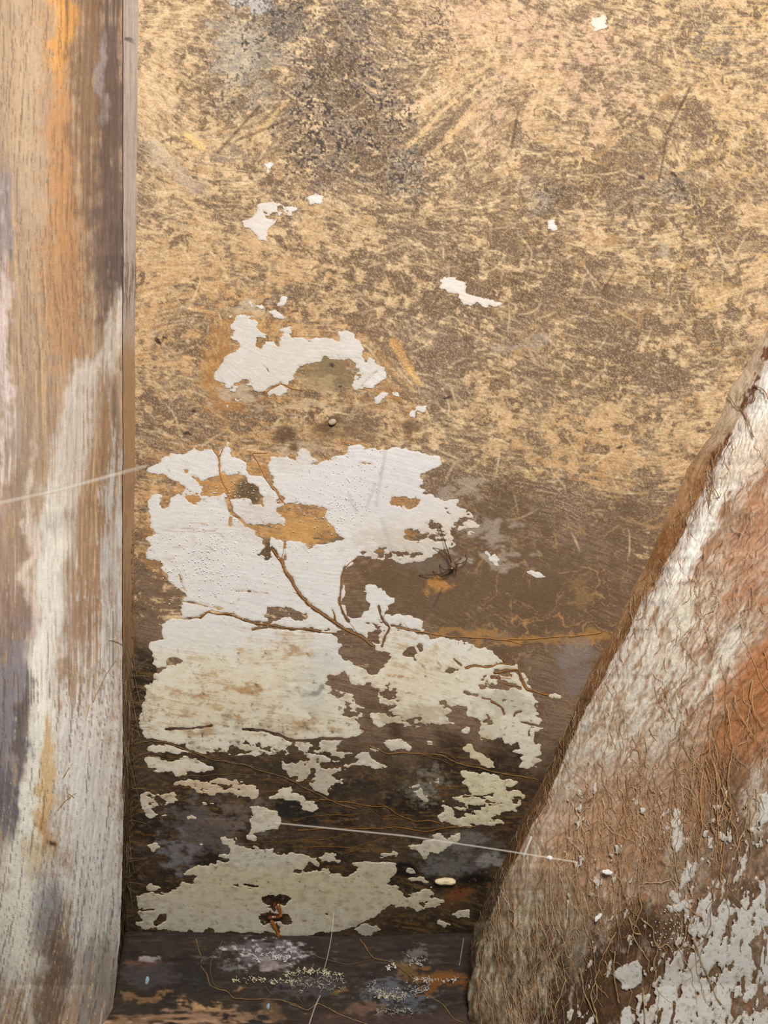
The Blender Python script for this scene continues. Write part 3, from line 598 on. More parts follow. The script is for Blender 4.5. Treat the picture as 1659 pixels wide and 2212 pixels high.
cv.blob(1040, 1160, 80, 50, (176, 160, 142), .55, extra=n_f * .9 - .4); cv.blob(1000, 1060, 50, 30, (178, 162, 144), .5, extra=n_f * .9 - .3); cv.blob(1090, 1215, 60, 22, (168, 150, 132), .6, extra=n_f - .5); cv.blob(505, 852, 50, 20, (190, 172, 148), .6, extra=n_f * .8 - .2); cv.blob(640, 865, 60, 12, (190, 166, 134), .6, extra=n_f * .8 - .2); cv.blob(690, 825, 60, 14, (186, 158, 120), .5, extra=n_f * .8 - .2); cv.blob(660, 970, 50, 22, (186, 164, 138), .5, extra=n_f * .8 - .2); cv.blob(550, 660, 40, 12, (196, 176, 150), .6, extra=n_f * .8 - .2)
cv.blob(1250, 1290, 36, 36, (142, 112, 72), .6, extra=n_f - .5)
# wood turning darker towards the bottom
low = sst(1500, 1660, Y + 40 * iso1 + (X < 340) * 120 - 0.10 * (X - 740)); cv.mix(low * .86, (66, 51, 38)); cv.mix(low * .8 * sst(-.6, .6, iso1 + .3 * lb), (40, 30, 22))
cv.mix(low * .5 * sst(.4, 1.6, lb), (96, 70, 42)); cv.mix(low * .4 * sst(.6, 1.8, -la), (30, 23, 18))
cv.mix(low * .6 * sst(1.0, 1.9, lb + .3 * iso2) , (118, 88, 50))
cv.blob(440, 1800, 90, 70, (104, 94, 90), .75, extra=n_f * .7); cv.blob(390, 1845, 40, 34, (128, 124, 124), .7, extra=n_f * .8); cv.blob(510, 1760, 60, 22, (120, 104, 92), .7, extra=n_f * .7)
cv.blob(1010, 1850, 110, 34, (84, 78, 72), .8, extra=n_f * .4); cv.blob(1060, 1862, 24, 14, (150, 144, 140), .8); cv.blob(1000, 1820, 40, 14, (126, 120, 112), .6, extra=n_f * .6); cv.blob(960, 1868, 50, 18, (120, 118, 112), .5, extra=n_f * .8)
cv.blob(1000, 1925, 30, 16, (128, 74, 40), .8); cv.blob(975, 1950, 30, 14, (98, 68, 38), .7); cv.blob(640, 1752, 44, 22, (40, 36, 33), .9); cv.blob(900, 1745, 70, 24, (32, 24, 18), .85); cv.blob(880, 1890, 40, 14, (26, 20, 17), .9)
cv.blob(600, 1945, 46, 20, (44, 30, 20), .95); cv.blob(595, 1983, 40, 14, (44, 30, 20), .95); cv.blob(760, 1700, 60, 26, (52, 44, 36), .8); cv.blob(560, 1650, 120, 16, (64, 52, 40), .8); cv.blob(460, 1865, 40, 20, (44, 32, 27), .9); cv.blob(1020, 1900, 40, 20, (20, 15, 12), .9)
cv.blob(930, 1700, 40, 40, (146, 138, 122), .55, extra=n_g * .7 - .25); cv.blob(900, 1720, 40, 30, (140, 132, 116), .5, extra=n_g * .7 - .3)
cv.mix(low * .6 * sst(.5, 1.0, n_g + .3 * n_f), (34, 26, 20)); cv.mix(low * .45 * sst(.55, 1.05, -n_g + .3 * n_f), (128, 108, 88)); cv.mix(low * .5 * fibres(12000, 22, 77, low * .8, .25), (126, 94, 54)); cv.mix(low * .5 * fibres(8000, 18, 78, low * .8, .3), (24, 18, 14))
# nail hollow and worm holes
cv.blob(716, 912, 20, 15, (84, 64, 46), .9); cv.blob(626, 950, 30, 22, (92, 66, 42), .85); cv.blob(880, 920, 34, 12, (84, 66, 50), .8, .1); cv.blob(740, 925, 60, 22, (118, 90, 62), .6)
for (a, b) in ((713, 789), (731, 826), (415, 875), (397, 933), (365, 722), (343, 740), (956, 868), (346, 737), (1452, 388), (1384, 388), (1330, 960)):
    cv.blob(a, b, 7, 4, (58, 40, 30), .9, nz=.3)
# dark scratches running up to the right
for (p, r) in (([(1490, 190), (1440, 290)], 3), ([(1440, 300), (1424, 390)], 2), ([(1360, 440), (1378, 490)], 2.5), ([(1345, 560), (1300, 630)], 2), ([(1120, 240), (1105, 320)], 2.5), ([(955, 1270), (938, 1310)], 2), ([(620, 260), (520, 300)], 2.2), ([(560, 230), (470, 330)], 3)):
    d = sdf_line(X, Y, p, r); cv.mix(.6 * sst(-2, 1.5, d + iso2), (78, 56, 44))

relief = (0.35 * ym + 0.12 * la * (1 - .5 * low) + 0.10 * lb + 0.25 * iso1) * 0.00035
DB = DW(Y) - relief                                            # depth of the board surface
keep = (X[:-1, :-1] > pb(Y[:-1, :-1]) - 10) & (X[:-1, :-1] < xb(Y[:-1, :-1]) + 22)
wall = grid_mesh('wall_back', W(X, Y, DB), M_BOARD, None, cv.c, keep)
tag(wall, 'tan and brown weathered board wall with remnants of white limewash', 'wall', kind='structure')
print('board', len(wall.data.polygons))

def depth_board(x, y):
    i = np.clip(np.searchsorted(gx, np.asarray(x)), 0, len(gx) - 1); j = np.clip(np.searchsorted(gy, np.asarray(y)), 0, len(gy) - 1)
    return DB[j, i]

# ------------------------------------------------------------------ limewash patches, each a thin slab of its own
def slabs(fieldA, X, Y, depth, col, thick, mat, parent, name, min_cells, cap, fleck_name, step):
    h, w = fieldA.shape
    ins = fieldA > 0
    idx = np.arange(h * w).reshape(h, w)
    lab = np.full(h * w, -1, np.int64); fl = ins.ravel()
    comp = []
    cand = np.flatnonzero(fl).tolist()
    flb = fl.tolist(); labl = [-1] * (h * w)
    nb = (1, -1, w, -w, w + 1, -w - 1)
    for s in cand:
        if labl[s] >= 0: continue
        c = len(comp); labl[s] = c; stack = [s]; n = 0
        while stack:
            q = stack.pop(); n += 1
            for dlt in nb:
                r = q + dlt
                if 0 <= r < h * w and flb[r] and labl[r] < 0:
                    labl[r] = c; stack.append(r)
        comp.append(n)
    lab = np.array(labl); comp = np.array(comp)
    a = idx[:-1, :-1].ravel(); b = idx[:-1, 1:].ravel(); c = idx[1:, 1:].ravel(); d = idx[1:, :-1].ravel()
    tri = np.concatenate([np.stack([a, d, c], 1), np.stack([a, c, b], 1)])
    cnt = fl[tri].sum(1); tri = tri[cnt > 0]
    tl = lab[tri].max(1)
    Xf, Yf, Ff = X.ravel(), Y.ravel(), fieldA.ravel()
    Df = depth.ravel(); Cf = col.reshape(-1, 3)
    order = np.argsort(tl, kind='stable'); tri = tri[order]; tl = tl[order]
    starts = np.searchsorted(tl, np.arange(len(comp))); ends = np.searchsorted(tl, np.arange(len(comp)), side='right')
    big = [i for i in np.argsort(-comp) if comp[i] >= min_cells][:cap]
    bigset = set(int(i) for i in big)
    small = [i for i in range(len(comp)) if i not in bigset]
    def build(T, nm):
        vid = {}; V = []; C = []; faces = []; skirt = []
        P = []
        def add(x, y, dd, f, cc):
            hgt = thick * min(1.0, 0.45 + f / (3.0 * step))
            P.append((x, y, dd - hgt, dd + 0.0004)); C.append(cc); return len(P) - 1
        def vi(i):
            if i not in vid: vid[i] = add(Xf[i], Yf[i], Df[i], Ff[i], Cf[i])
            return vid[i]
        def ce(i, j):
            k = (i, j) if i < j else (j, i)
            if k not in vid:
                fi, fj = Ff[i], Ff[j]; fi = max(fi, -30) if fi < 0 else min(fi, 30); fj = max(fj, -30) if fj < 0 else min(fj, 30)
                q = fi / (fi - fj); q = min(max(q, .05), .95)
                src = i if Ff[i] > 0 else j
                vid[k] = add(Xf[i] + q * (Xf[j] - Xf[i]), Yf[i] + q * (Yf[j] - Yf[i]), Df[src], 0.0, Cf[src])
            return vid[k]
        for (i, j, k) in T.tolist():
            s = (flb[i], flb[j], flb[k])
            n = s[0] + s[1] + s[2]
            if n == 3: faces.append((vi(i), vi(j), vi(k)))
            else:
                while not (s[0] if n == 1 else not s[0]):
                    i, j, k = j, k, i; s = (s[1], s[2], s[0])
                if n == 1:
                    p, q = ce(i, j), ce(i, k); faces.append((vi(i), p, q)); skirt.append((p, q))
                else:
                    p, q = ce(i, j), ce(i, k); vj, vk = vi(j), vi(k)
                    faces.append((p, vj, vk)); faces.append((p, vk, q)); skirt.append((q, p))
        P = np.array(P); top = W(P[:, 0], P[:, 1], P[:, 2])
        sk = sorted({v for e in skirt for v in e}); m = {v: len(P) + n for n, v in enumerate(sk)}
        bot = W(P[sk, 0], P[sk, 1], P[sk, 3]) if sk else np.zeros((0, 3))
        for p, q in skirt:
            faces.append((p, m[p], m[q])); faces.append((p, m[q], q))
        C2 = np.concatenate([np.array(C), np.array(C)[sk] * .9]) if sk else np.array(C)  # foot of each slab tinted darker, edge shade put into the colour
        return make_mesh(nm, np.concatenate([top, bot]), np.array(faces), mat, parent, C2)
    out = []
    for i in big:
        out.append((build(tri[starts[i]:ends[i]], name), comp[i], i))
    Ts = [tri[starts[i]:ends[i]] for i in small if comp[i] >= 2]
    if Ts:
        o = build(np.concatenate(Ts), fleck_name); tag(o, kind='stuff')
    cen = []
    for (o, n, i) in out:
        m = np.flatnonzero(lab == i); cen.append((o, n, Xf[m].mean(), Yf[m].mean()))
    return cen

pc = Canvas(X, Y, (213, 206, 199), 401); pc.de = .3 * iso2 + .1 * la; pc.ds = .8
pc.mix(.5 * sst(.2, 1.4, iso1), (198, 190, 184)); pc.mix(.35 * sst(.6, 1.8, la), (190, 178, 166)); pc.mix(.4 * sst(.8, 2, -la), (226, 220, 212))
pc.blob(650, 790, 220, 140, (200, 190, 178), .9); pc.blob(580, 480, 80, 80, (208, 192, 178), .7); pc.blob(1010, 635, 80, 50, (210, 194, 176), .7); pc.blob(1295, 48, 40, 40, (214, 194, 172), .8)
pc.blob(900, 1120, 160, 90, (208, 196, 184), .7); pc.blob(880, 1180, 110, 40, (192, 178, 160), .7); pc.blob(1000, 1130, 80, 50, (206, 192, 174), .7); pc.blob(650, 990, 60, 30, (196, 184, 170), .5)
pc.blob(850, 1050, 200, 80, (206, 198, 196), .5); pc.blob(560, 1120, 60, 40, (200, 186, 172), .6)
# yellowish stretch with ochre stains lower down
pc.mix(.85 * sst(1370, 1450, Y + 30 * iso1) * (1 - .0 * X), (214, 203, 178)); pc.mix(.5 * sst(1330, 1370, Y) * sst(0, 1, iso1), (206, 200, 180))
och = np.clip(pc.mask(500, 1510, 170, 70, nz=.6) + pc.mask(880, 1470, 90, 90, nz=.6) * .8 + pc.mask(630, 1410, 90, 40, nz=.6) * .8 + pc.mask(640, 1570, 80, 26, nz=.5), 0, 1)
pc.mix(och * .9 * sst(.1, .8, .5 * n_f + .5 * iso2 + .35 * la), (168, 124, 66)); pc.mix(och * .35, (200, 178, 136)); pc.mix(och * .5 * sst(.9, 1.5, n_f + .5 * n_g), (112, 74, 34))
for (a, b, c, d) in ((430, 1492, 36, 9), (445, 1560, 14, 14), (400, 1570, 34, 6), (530, 1500, 40, 7), (625, 1402, 36, 9), (655, 1562, 26, 14), (720, 1590, 24, 9), (870, 1465, 14, 8), (525, 1555, 22, 9)):
    pc.blob(a, b, c, d, (158, 112, 52), .7, nz=.7, soft=1.2, extra=n_f * .7 + .4 * n_g - .2)
pc.mix(.55 * pc.mask(560, 1590, 160, 50, nz=.5) * sst(-.2, .8, n_f), (168, 156, 138)); pc.mix(.8 * pc.mask(560, 1600, 190, 45, nz=.5) * sst(.55, .95, n_g + .3 * n_f), (78, 66, 56))
pc.mix(.6 * pc.mask(680, 1480, 60, 60), (192, 188, 176)); pc.blob(672, 1485, 20, 8, (128, 124, 118), .8); pc.blob(740, 1420, 60, 40, (196, 194, 188), .6)
pc.mix(.8 * pc.mask(1085, 1520, 50, 36, nz=.3, soft=.3), (172, 164, 144)); pc.mix(.8 * pc.mask(1095, 1448, 26, 10, nz=.3), (186, 166, 134)); pc.mix(.7 * pc.mask(1050, 1582, 40, 30), (196, 184, 156))
pc.mix(.7 * pc.mask(890, 1550, 90, 26, nz=.5), (178, 160, 132)); pc.mix(.7 * pc.mask(660, 1660, 80, 40, nz=.5), (176, 160, 142)); pc.mix(.7 * pc.mask(800, 1618, 60, 24), (180, 166, 152))
pc.mix(.6 * pc.mask(1030, 1640, 60, 30), (188, 162, 110)); pc.mix(.8 * pc.mask(440, 1705, 110, 34, nz=.4), (208, 178, 138)); pc.mix(.6 * pc.mask(410, 1712, 40, 20) * sst(0, .8, n_f), (150, 100, 56))
pc.mix(.9 * pc.mask(1040, 1730, 90, 80, nz=.3), (216, 204, 164)); pc.mix(.8 * pc.mask(920, 1700, 50, 50), (190, 182, 160))
pc.mix(.85 * sst(1790, 1840, Y), (206, 196, 172)); pc.mix(.7 * pc.mask(520, 1900, 200, 60, nz=.4), (208, 190, 154)); pc.mix(.7 * pc.mask(760, 1920, 180, 60, nz=.4), (206, 188, 152)); pc.mix(.6 * pc.mask(560, 1850, 90, 30), (204, 198, 184))
pc.mix(.5 * sst(1790, 1840, Y) * sst(.75, 1.2, n_f + .4 * n_g), (150, 122, 84)); pc.mix(.8 * (Y > 1840) * sst(.95, 1.25, n_g + .25 * n_f), (84, 66, 46)); pc.mix(.9 * pc.mask(790, 2008, 40, 22), (176, 166, 150))
pc.mix(.7 * (Y > 1400) * (Y < 1800) * sst(.9, 1.2, n_g + .35 * n_f), (86, 68, 50)); pc.mix(.5 * sst(1560, 1640, Y) * sst(.1, .9, n_f + .5 * iso2), (176, 158, 130)); pc.mix(.45 * sst(1640, 1700, Y) * sst(.2, 1.0, -n_f + .6 * n_g), (150, 126, 92)); pc.mix(.75 * (Y > 1560) * sst(.85, 1.15, -n_g + .3 * iso2), (70, 54, 40)); pc.mix(.4 * sst(1330, 1420, Y) * sst(.3, 1.1, iso2 + .3 * la), (196, 180, 150))
pc.mix(.55 * pc.mask(420, 1142, 60, 10, .1) * sst(-.2, .8, la), (184, 140, 108)); pc.mix(.5 * pc.mask(380, 1190, 60, 26, nz=.5) * sst(.2, .9, n_f), (190, 150, 120))
for (p, r) in ((k4((270, 280), (290, 360), (330, 430)), 3.5), (k4((500, 190), (420, 400)), 3), (k4((575, 0), (545, 150), (510, 380)), 3), (k4((560, 510), (600, 640), (660, 800)), 4), (k4((660, 830), (700, 750)), 3), (k2((590, 1370), (575, 1500), (550, 1600)), 3)):
    d = sdf_line(X, Y, p, r); pc.mix(.45 * sst(-3, 2, d), (176, 164, 162))
edgec = sst(5, 0, field); pc.mix(edgec * .35, (176, 152, 120))
hl = fibres(500, 22, 91, np.ones_like(dens), 1.2); pc.mix(.55 * sst(.25, .8, hl), (120, 104, 90))
hl2 = fibres(9000, 18, 92, np.ones_like(dens), .3); pc.mix(.30 * hl2, (232, 227, 220)); hl3 = fibres(6000, 16, 93, np.ones_like(dens), .3); pc.mix(.28 * hl3, (176, 164, 150))
och2 = fibres(9000, 14, 94, och * sst(-.2, .8, iso1 + .5 * iso2), .5); pc.mix(.85 * och2, (136, 92, 40))
patch = slabs(field, X, Y, DW(Y) - .45 * relief - .00003, pc.c, 0.00042, M_PAINT, wall, 'paint_patch', 24, 150, 'paint_flecks', ST)
print('patches', len(patch))
for lb_, (ax_, ay_) in {'broad white limewash sheet left of centre, cracked and stained ochre': (660, 1300), 'uppermost broad white limewash patch with a bite out of it': (630, 780), 'lowest cream limewash patch with two dark resin holes': (620, 1930)}.items():
    o_ = min((p for p in patch if p[1] > 3000), key=lambda p: math.hypot(p[2] - ax_, p[3] - ay_))[0]; o_['label'] = lb_

# ------------------------------------------------------------------ resin seep, nail, worm dust on the board (parts of the wall)
res = empty('resin_seep', tuple(W(600, 1965, D))); res.parent = wall
def on_board(pts, h, step=4.0, wob=0.0, seed=0):
    x, y = smooth_line(pts, step, wob, seed)
    hh = np.broadcast_to(np.asarray(h, float), x.shape)
    return W(x, y, depth_board(x, y) - hh)
bpy.data.objects.remove(res)
ac = lin((150, 88, 28)); ad = lin((96, 52, 20))
l = []
for (p, r, c) in ((k7((1285, 1130), (1310, 1190), (1315, 1235)), 4.6, ac), (k7((1255, 1120), (1260, 1180)), 3.4, ad), (k7((1225, 1270), (1265, 1340), (1300, 1420)), 4.2, ac), (k7((1245, 1300), (1290, 1410)), 3.0, ad), (k7((1200, 1255), (1310, 1245)), 4.0, ad)):
    P = on_board(p, 0.0008, 3, 1.5, 3); r_ = r * 0.0004 * (0.6 + .6 * np.abs(np.sin(np.linspace(.4, 4.4, len(P))))); l.append((P, r_, c))
o = tubes('resin_seep', l, M_RESIN, wall, 8); tag(o, 'amber resin seeping down from two dark holes')
for (p, hole_n) in ((HOLES[14], 'upper'), (HOLES[15], 'lower')):
    pass
o = blob_mesh('nail_head', tuple(W(718, 912, D - .0016)), (.0034, .0016, .0026), M_CRUST, wall, 5, .2, lin((176, 160, 138)), .3); tag(o, 'pale corroded nail head')

# ================================================================== WOODEN POST on the left
ys = np.concatenate([np.arange(-360, -72, 12.0), np.arange(-70, 2290, 2.4), np.arange(2300, 2720, 14.0)]); nx = 136
def post_profile(u):   # u: 0 at the arris, 1 at the left frame edge
    return 0.014 + 0.060 * (1 - np.clip(1 - u, -.35, 1) ** 2)
uu = np.concatenate([np.linspace(2.6, 1.3, 14)[:-1], np.linspace(1.3, 0.0, nx - 13)])
Yp = np.repeat(ys[:, None], nx, 1); Xp = pf(Yp) - uu[None] * 264
dp = D + .35 * (DW(Yp) - D) - post_profile(np.repeat(uu[None], len(ys), 0))
thp = np.pi / 2 + 0.05 * fbm(Xp, Yp, 200, 501, 2) + 0.10 * sst(1300, 1700, Yp)
lp = lic(thp, 45, 511, 0); lp2 = lic(thp, 90, 512, 1); lp3 = lic(thp, 16, 513, 0)
ip = fbm(Xp, Yp, 40, 521, 4, 4.0, 1.57)
cp = Canvas(Xp, Yp, (168, 142, 118), 531)
cp.mix(.8 * sst(.0, 1.6, lp2), (142, 116, 94)); cp.mix(.6 * sst(.2, 1.6, -lp2), (194, 162, 128)); cp.mix(.55 * sst(.5, 1.8, -lp), (208, 168, 122)); cp.mix(.5 * sst(.5, 1.8, lp), (124, 100, 84)); cp.mix(.45 * sst(.2, 1.2, ip), (160, 142, 128))
cp.ds = 1.1; cp.de = .16 * lp2 + .12 * lp
cp.blob(30, 150, 60, 260, (188, 158, 128), .75); cp.blob(70, 300, 30, 380, (196, 168, 138), .5); cp.blob(132, 60, 26, 170, (214, 154, 82), .9); cp.blob(130, 330, 30, 180, (190, 138, 90), .7); cp.blob(130, 600, 50, 200, (186, 136, 90), .6)
cp.blob(190, 180, 36, 330, (134, 104, 80), .85); cp.blob(243, 260, 26, 420, (104, 86, 76), .9); cp.blob(225, 500, 34, 200, (112, 92, 82), .8); cp.blob(222, 160, 9, 70, (158, 142, 138), .8); cp.blob(245, 590, 22, 80, (98, 84, 78), .8)
cp.mix(.45 * sst(.4, 1.6, lp3) * (Yp < 800), (110, 86, 68))
cp.blob(8, 480, 22, 130, (150, 138, 138), .7); cp.blob(4, 820, 18, 240, (222, 200, 190), .9); cp.blob(14, 1010, 20, 120, (226, 206, 190), .8, .1)
wb = px((266,635),(238,720),(208,778),(166,790),(148,840),(132,900),(126,960),(118,1010),(92,1110),(78,1300),(60,1400),(52,1550),(58,1700),(30,1900),(10,2100),(60,2100),(80,1980),(112,1900),(122,1800),(124,1600),(122,1450),(126,1380),(150,1280),(165,1180),(170,1110),(182,1050),(200,960),(216,850),(245,800),(262,700))
# the smear of pale mortar wash
class _G: pass
def sdf_free(Xa, Ya, poly):
    P = np.array(poly, float); d2 = np.full(Xa.shape, 1e9); ins = np.zeros(Xa.shape, bool)
    for k in range(len(P)):
        ax, ay = P[k]; bx, by = P[(k + 1) % len(P)]; ex, ey = bx - ax, by - ay
        tt = np.clip(((Xa - ax) * ex + (Ya - ay) * ey) / (ex * ex + ey * ey + 1e-9), 0, 1)
        d2 = np.minimum(d2, (Xa - ax - tt * ex) ** 2 + (Ya - ay - tt * ey) ** 2)
        if ay != by: ins ^= ((ay > Ya) != (by > Ya)) & (Xa < (bx - ax) * (Ya - ay) / (by - ay) + ax)
    return np.where(ins, 1, -1) * np.sqrt(d2)
s = sdf_free(Xp, Yp, wb)
cp.mix(.95 * sst(-8, 14, s + 7 + 8 * cp.n + 6 * lp2 + 4 * lp), (204, 190, 176))
cp.blob(100, 1330, 36, 230, (228, 220, 204), .95, .06); cp.blob(88, 1600, 36, 220, (236, 228, 210), .95, .05); cp.blob(56, 1850, 50, 200, (232, 224, 208), .9); cp.blob(240, 740, 10, 100, (206, 196, 180), .7)
cp.blob(190, 1330, 42, 260, (160, 122, 90), .75, extra=.25 * lp); cp.blob(155, 1480, 30, 120, (150, 112, 84), .6, extra=.3 * lp); cp.blob(220, 960, 28, 150, (150, 116, 82), .8, extra=.25 * lp); cp.blob(248, 1000, 12, 200, (126, 102, 80), .6)
cp.blob(250, 1230, 18, 190, (196, 188, 180), .85, extra=.45 * lp); cp.blob(240, 1400, 26, 160, (190, 180, 172), .8, extra=.45 * lp)
cp.blob(195, 1720, 86, 290, (220, 211, 200), .95, extra=.2 * lp); cp.blob(200, 1950, 74, 200, (214, 208, 198), .92, extra=.2 * lp); cp.blob(150, 1620, 30, 120, (224, 216, 206), .6)
cp.blob(20, 1290, 36, 190, (146, 120, 106), .9, extra=.3 * lp); cp.blob(64, 1180, 12, 200, (228, 208, 190), .8, .05); cp.blob(40, 1000, 26, 140, (150, 128, 110), .7, extra=.3 * lp); cp.blob(12, 1180, 30, 120, (190, 158, 136), .6, extra=.2 * lp); cp.blob(14, 1560, 36, 170, (140, 132, 136), .9, .1); cp.blob(40, 1600, 9, 120, (84, 68, 62), .7, .12); cp.blob(6, 1740, 24, 70, (106, 100, 104), .8)
cp.blob(96, 1700, 16, 130, (206, 162, 92), .75); cp.blob(104, 1800, 14, 60, (176, 128, 62), .7); cp.blob(76, 1850, 30, 40, (196, 164, 104), .6); cp.blob(108, 1826, 6, 9, (60, 44, 34), .9)
cp.blob(96, 1990, 30, 110, (140, 136, 136), .9, extra=.2 * lp); cp.blob(100, 2160, 44, 120, (116, 94, 76), .9, extra=.25 * lp); cp.blob(20, 2130, 40, 70, (110, 88, 70), .7, extra=.5 * lp); cp.blob(26, 2010, 54, 130, (228, 218, 200), .85); cp.blob(130, 2060, 20, 100, (110, 88, 72), .7, extra=.4 * lp)
cp.blob(215, 2130, 40, 110, (126, 118, 110), .7, extra=.4 * lp); cp.blob(56, 2180, 12, 80, (190, 180, 168), .7)
cp.mix(.65 * sst(1.0, 2.0, lp3 + .4 * lp) * sst(1250, 1500, Yp), (92, 76, 62)); cp.mix(.5 * sst(1.2, 2.2, -lp) * sst(1100, 1300, Yp), (226, 220, 208)); cp.mix(.7 * sst(1.1, 1.9, lp) * sst(190, 250, Xp) * sst(1100, 1250, Yp), (104, 82, 62))
cp.mix(.25 * sst(.6, 1.6, lp3), (120, 100, 82))
rel = 0.00030 * lp2 + 0.00016 * lp + 0.0005 * ip + 0.0022 * fbm(Xp, Yp, 160, 541, 3, 3.0, 1.57) * (uu[None] > .03)
Pp = W(Xp, Yp, dp - rel)
# close the shell: back along the arris and the far left
left_close = Pp[:, :1].copy(); left_close[..., 1] = D + .0005
post = empty('wooden_post', tuple(W(120, 2290, D)))
tag(post, 'upright weathered wooden post smeared with pale wash at the left', 'post')
mw = post.matrix_world
def part(o, parent):
    o.parent = parent; o.matrix_parent_inverse = parent.matrix_basis.inverted(); return o
Pall = np.concatenate([left_close, Pp], 1); Call = np.concatenate([cp.c[:, :1], cp.c], 1)
part(grid_mesh('face', Pall, M_POST, None, Call), post)
# narrow edge board between post and wall
tt = np.linspace(0, 1, 22); Ye = np.repeat(ys[:, None], 22, 1)
Xe = (pf(Ye) - 1.5) * (1 - tt) + (pb(Ye)) * tt
de = D + (DW(Ye) - D) * (.35 + .65 * tt)[None] - 0.0125 * (1 - tt)[None]
prof = np.where(tt < .14, .0090 * (1 - tt / .14), 0)[None]
thE = np.full(Ye.shape, np.pi / 2); le = lic(thE, 30, 551); le2 = lic(thE, 10, 552)
ce_ = Canvas(Xe, Ye, (172, 154, 140), 561)
ce_.mix(.6 * sst(0, 1.6, le), (146, 124, 108)); ce_.mix(.5 * sst(.4, 1.6, -le), (190, 172, 156))
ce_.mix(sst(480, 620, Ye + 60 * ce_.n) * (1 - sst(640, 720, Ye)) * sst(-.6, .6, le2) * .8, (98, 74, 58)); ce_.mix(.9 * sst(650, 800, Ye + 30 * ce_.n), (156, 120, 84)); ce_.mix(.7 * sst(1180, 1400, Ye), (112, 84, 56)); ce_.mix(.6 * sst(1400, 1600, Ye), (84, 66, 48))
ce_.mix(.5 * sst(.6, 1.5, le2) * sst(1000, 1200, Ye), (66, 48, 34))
for b in (88, 92): ce_.blob(285, b, 8, 3, (90, 78, 72), .7)
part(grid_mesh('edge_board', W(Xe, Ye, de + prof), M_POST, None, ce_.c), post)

# ================================================================== SLANTED BRACE on the right
yb = np.concatenate([np.arange(130, 430, 12.0), np.arange(430, 2300, 2.4), np.arange(2310, 2720, 14.0)]); NB = 300
Yb = np.repeat(yb[:, None], NB, 1)
XB, XF = xb(yb)[:, None], xf(yb)[:, None]
ns = 22
ts = np.linspace(0, 1, ns)[None]
side_x = XB + (XF - XB) * ts; side_d = (D + .002 + (DW(yb)[:, None] - D) * (1 - .65 * ts)) - 0.024 * ts ** 1.15
tf = np.linspace(0, 1, NB - ns + 1)[1:][None]
l1 = np.maximum(1765, XF + 30); l2 = np.maximum(2160, XF + 90)
front_x = np.where(tf < .88, XF + (l1 - XF) * tf / .88, l1 + (l2 - l1) * (tf - .88) / .12)
w_ = front_x - XF
front_d = D + .35 * (DW(Yb[:, ns:]) - D) - 0.022 - 0.036 * (1 - np.exp(-w_ / 85.0)) - 0.010 * sst(1700, 2200, Yb[:, ns:]) * sst(1150, 1600, front_x)
Xb_ = np.concatenate([side_x, front_x], 1); db_ = np.concatenate([np.broadcast_to(side_d, side_x.shape), front_d], 1)
sideness = np.concatenate([np.ones_like(side_x), np.clip(1 - w_ / 12, 0, 1)], 1)
Wd = np.concatenate([side_x - XF, w_], 1)           # distance from the arris
# fibres follow the brace and droop to vertical lower down
tb = 2.03 - 0.43 * sst(1500, 2050, Yb) + 0.12 * fbm(Xb_, Yb, 120, 601, 3)
# streak noise evaluated in rotated coordinates (grid spacing is uneven)
def stk(scale, ax, seed, ang, o=4): return fbm(Xb_ + 8 * fbm(Xb_, Yb, 40, seed + 7, 2), Yb, scale, seed, o, ax, ang)
mixv = sst(1550, 2000, Yb)
s1 = norm(stk(7, 5, 611, 2.05) * (1 - mixv) + stk(6, 7, 612, 1.62) * mixv); s2 = norm(stk(20, 4, 613, 2.05) * (1 - mixv) + stk(16, 6, 614, 1.65) * mixv)
s3 = norm(fbm(Xb_, Yb, 5, 615, 3, 2.2, 2.0)); s4 = norm(fbm(Xb_, Yb, 70, 616, 4, 1.8, 2.0))
cb = Canvas(Xb_, Yb, (180, 150, 124), 621); cb.de = .22 * s1 + .12 * s3; cb.ds = .9
cb.mix(.7 * sst(0, 1.6, s4), (168, 124, 92)); cb.mix(.6 * sst(.0, 1.4, s2), (208, 194, 174)); cb.mix(.6 * sst(.3, 1.6, -s2), (152, 114, 84)); cb.mix(.65 * sst(.5, 1.5, s1), (224, 214, 198)); cb.mix(.55 * sst(.5, 1.7, -s1), (118, 84, 58)); cb.mix(.3 * sst(.9, 1.9, -s3), (104, 74, 52)); cb.mix(.35 * sst(.7, 1.7, s3), (206, 160, 120))
cb.mix(.8 * cb.mask(1630, 1500, 90, 260, .5) * sst(-1.2, 1, s4 + .5 * s2), (170, 110, 66)); cb.mix(.6 * cb.mask(1640, 1180, 60, 160, .3), (178, 124, 90)); cb.mix(.75 * cb.mask(1640, 1560, 70, 160, .4), (164, 106, 62)); cb.mix(.55 * cb.mask(1560, 1640, 80, 120, .4), (158, 104, 62))
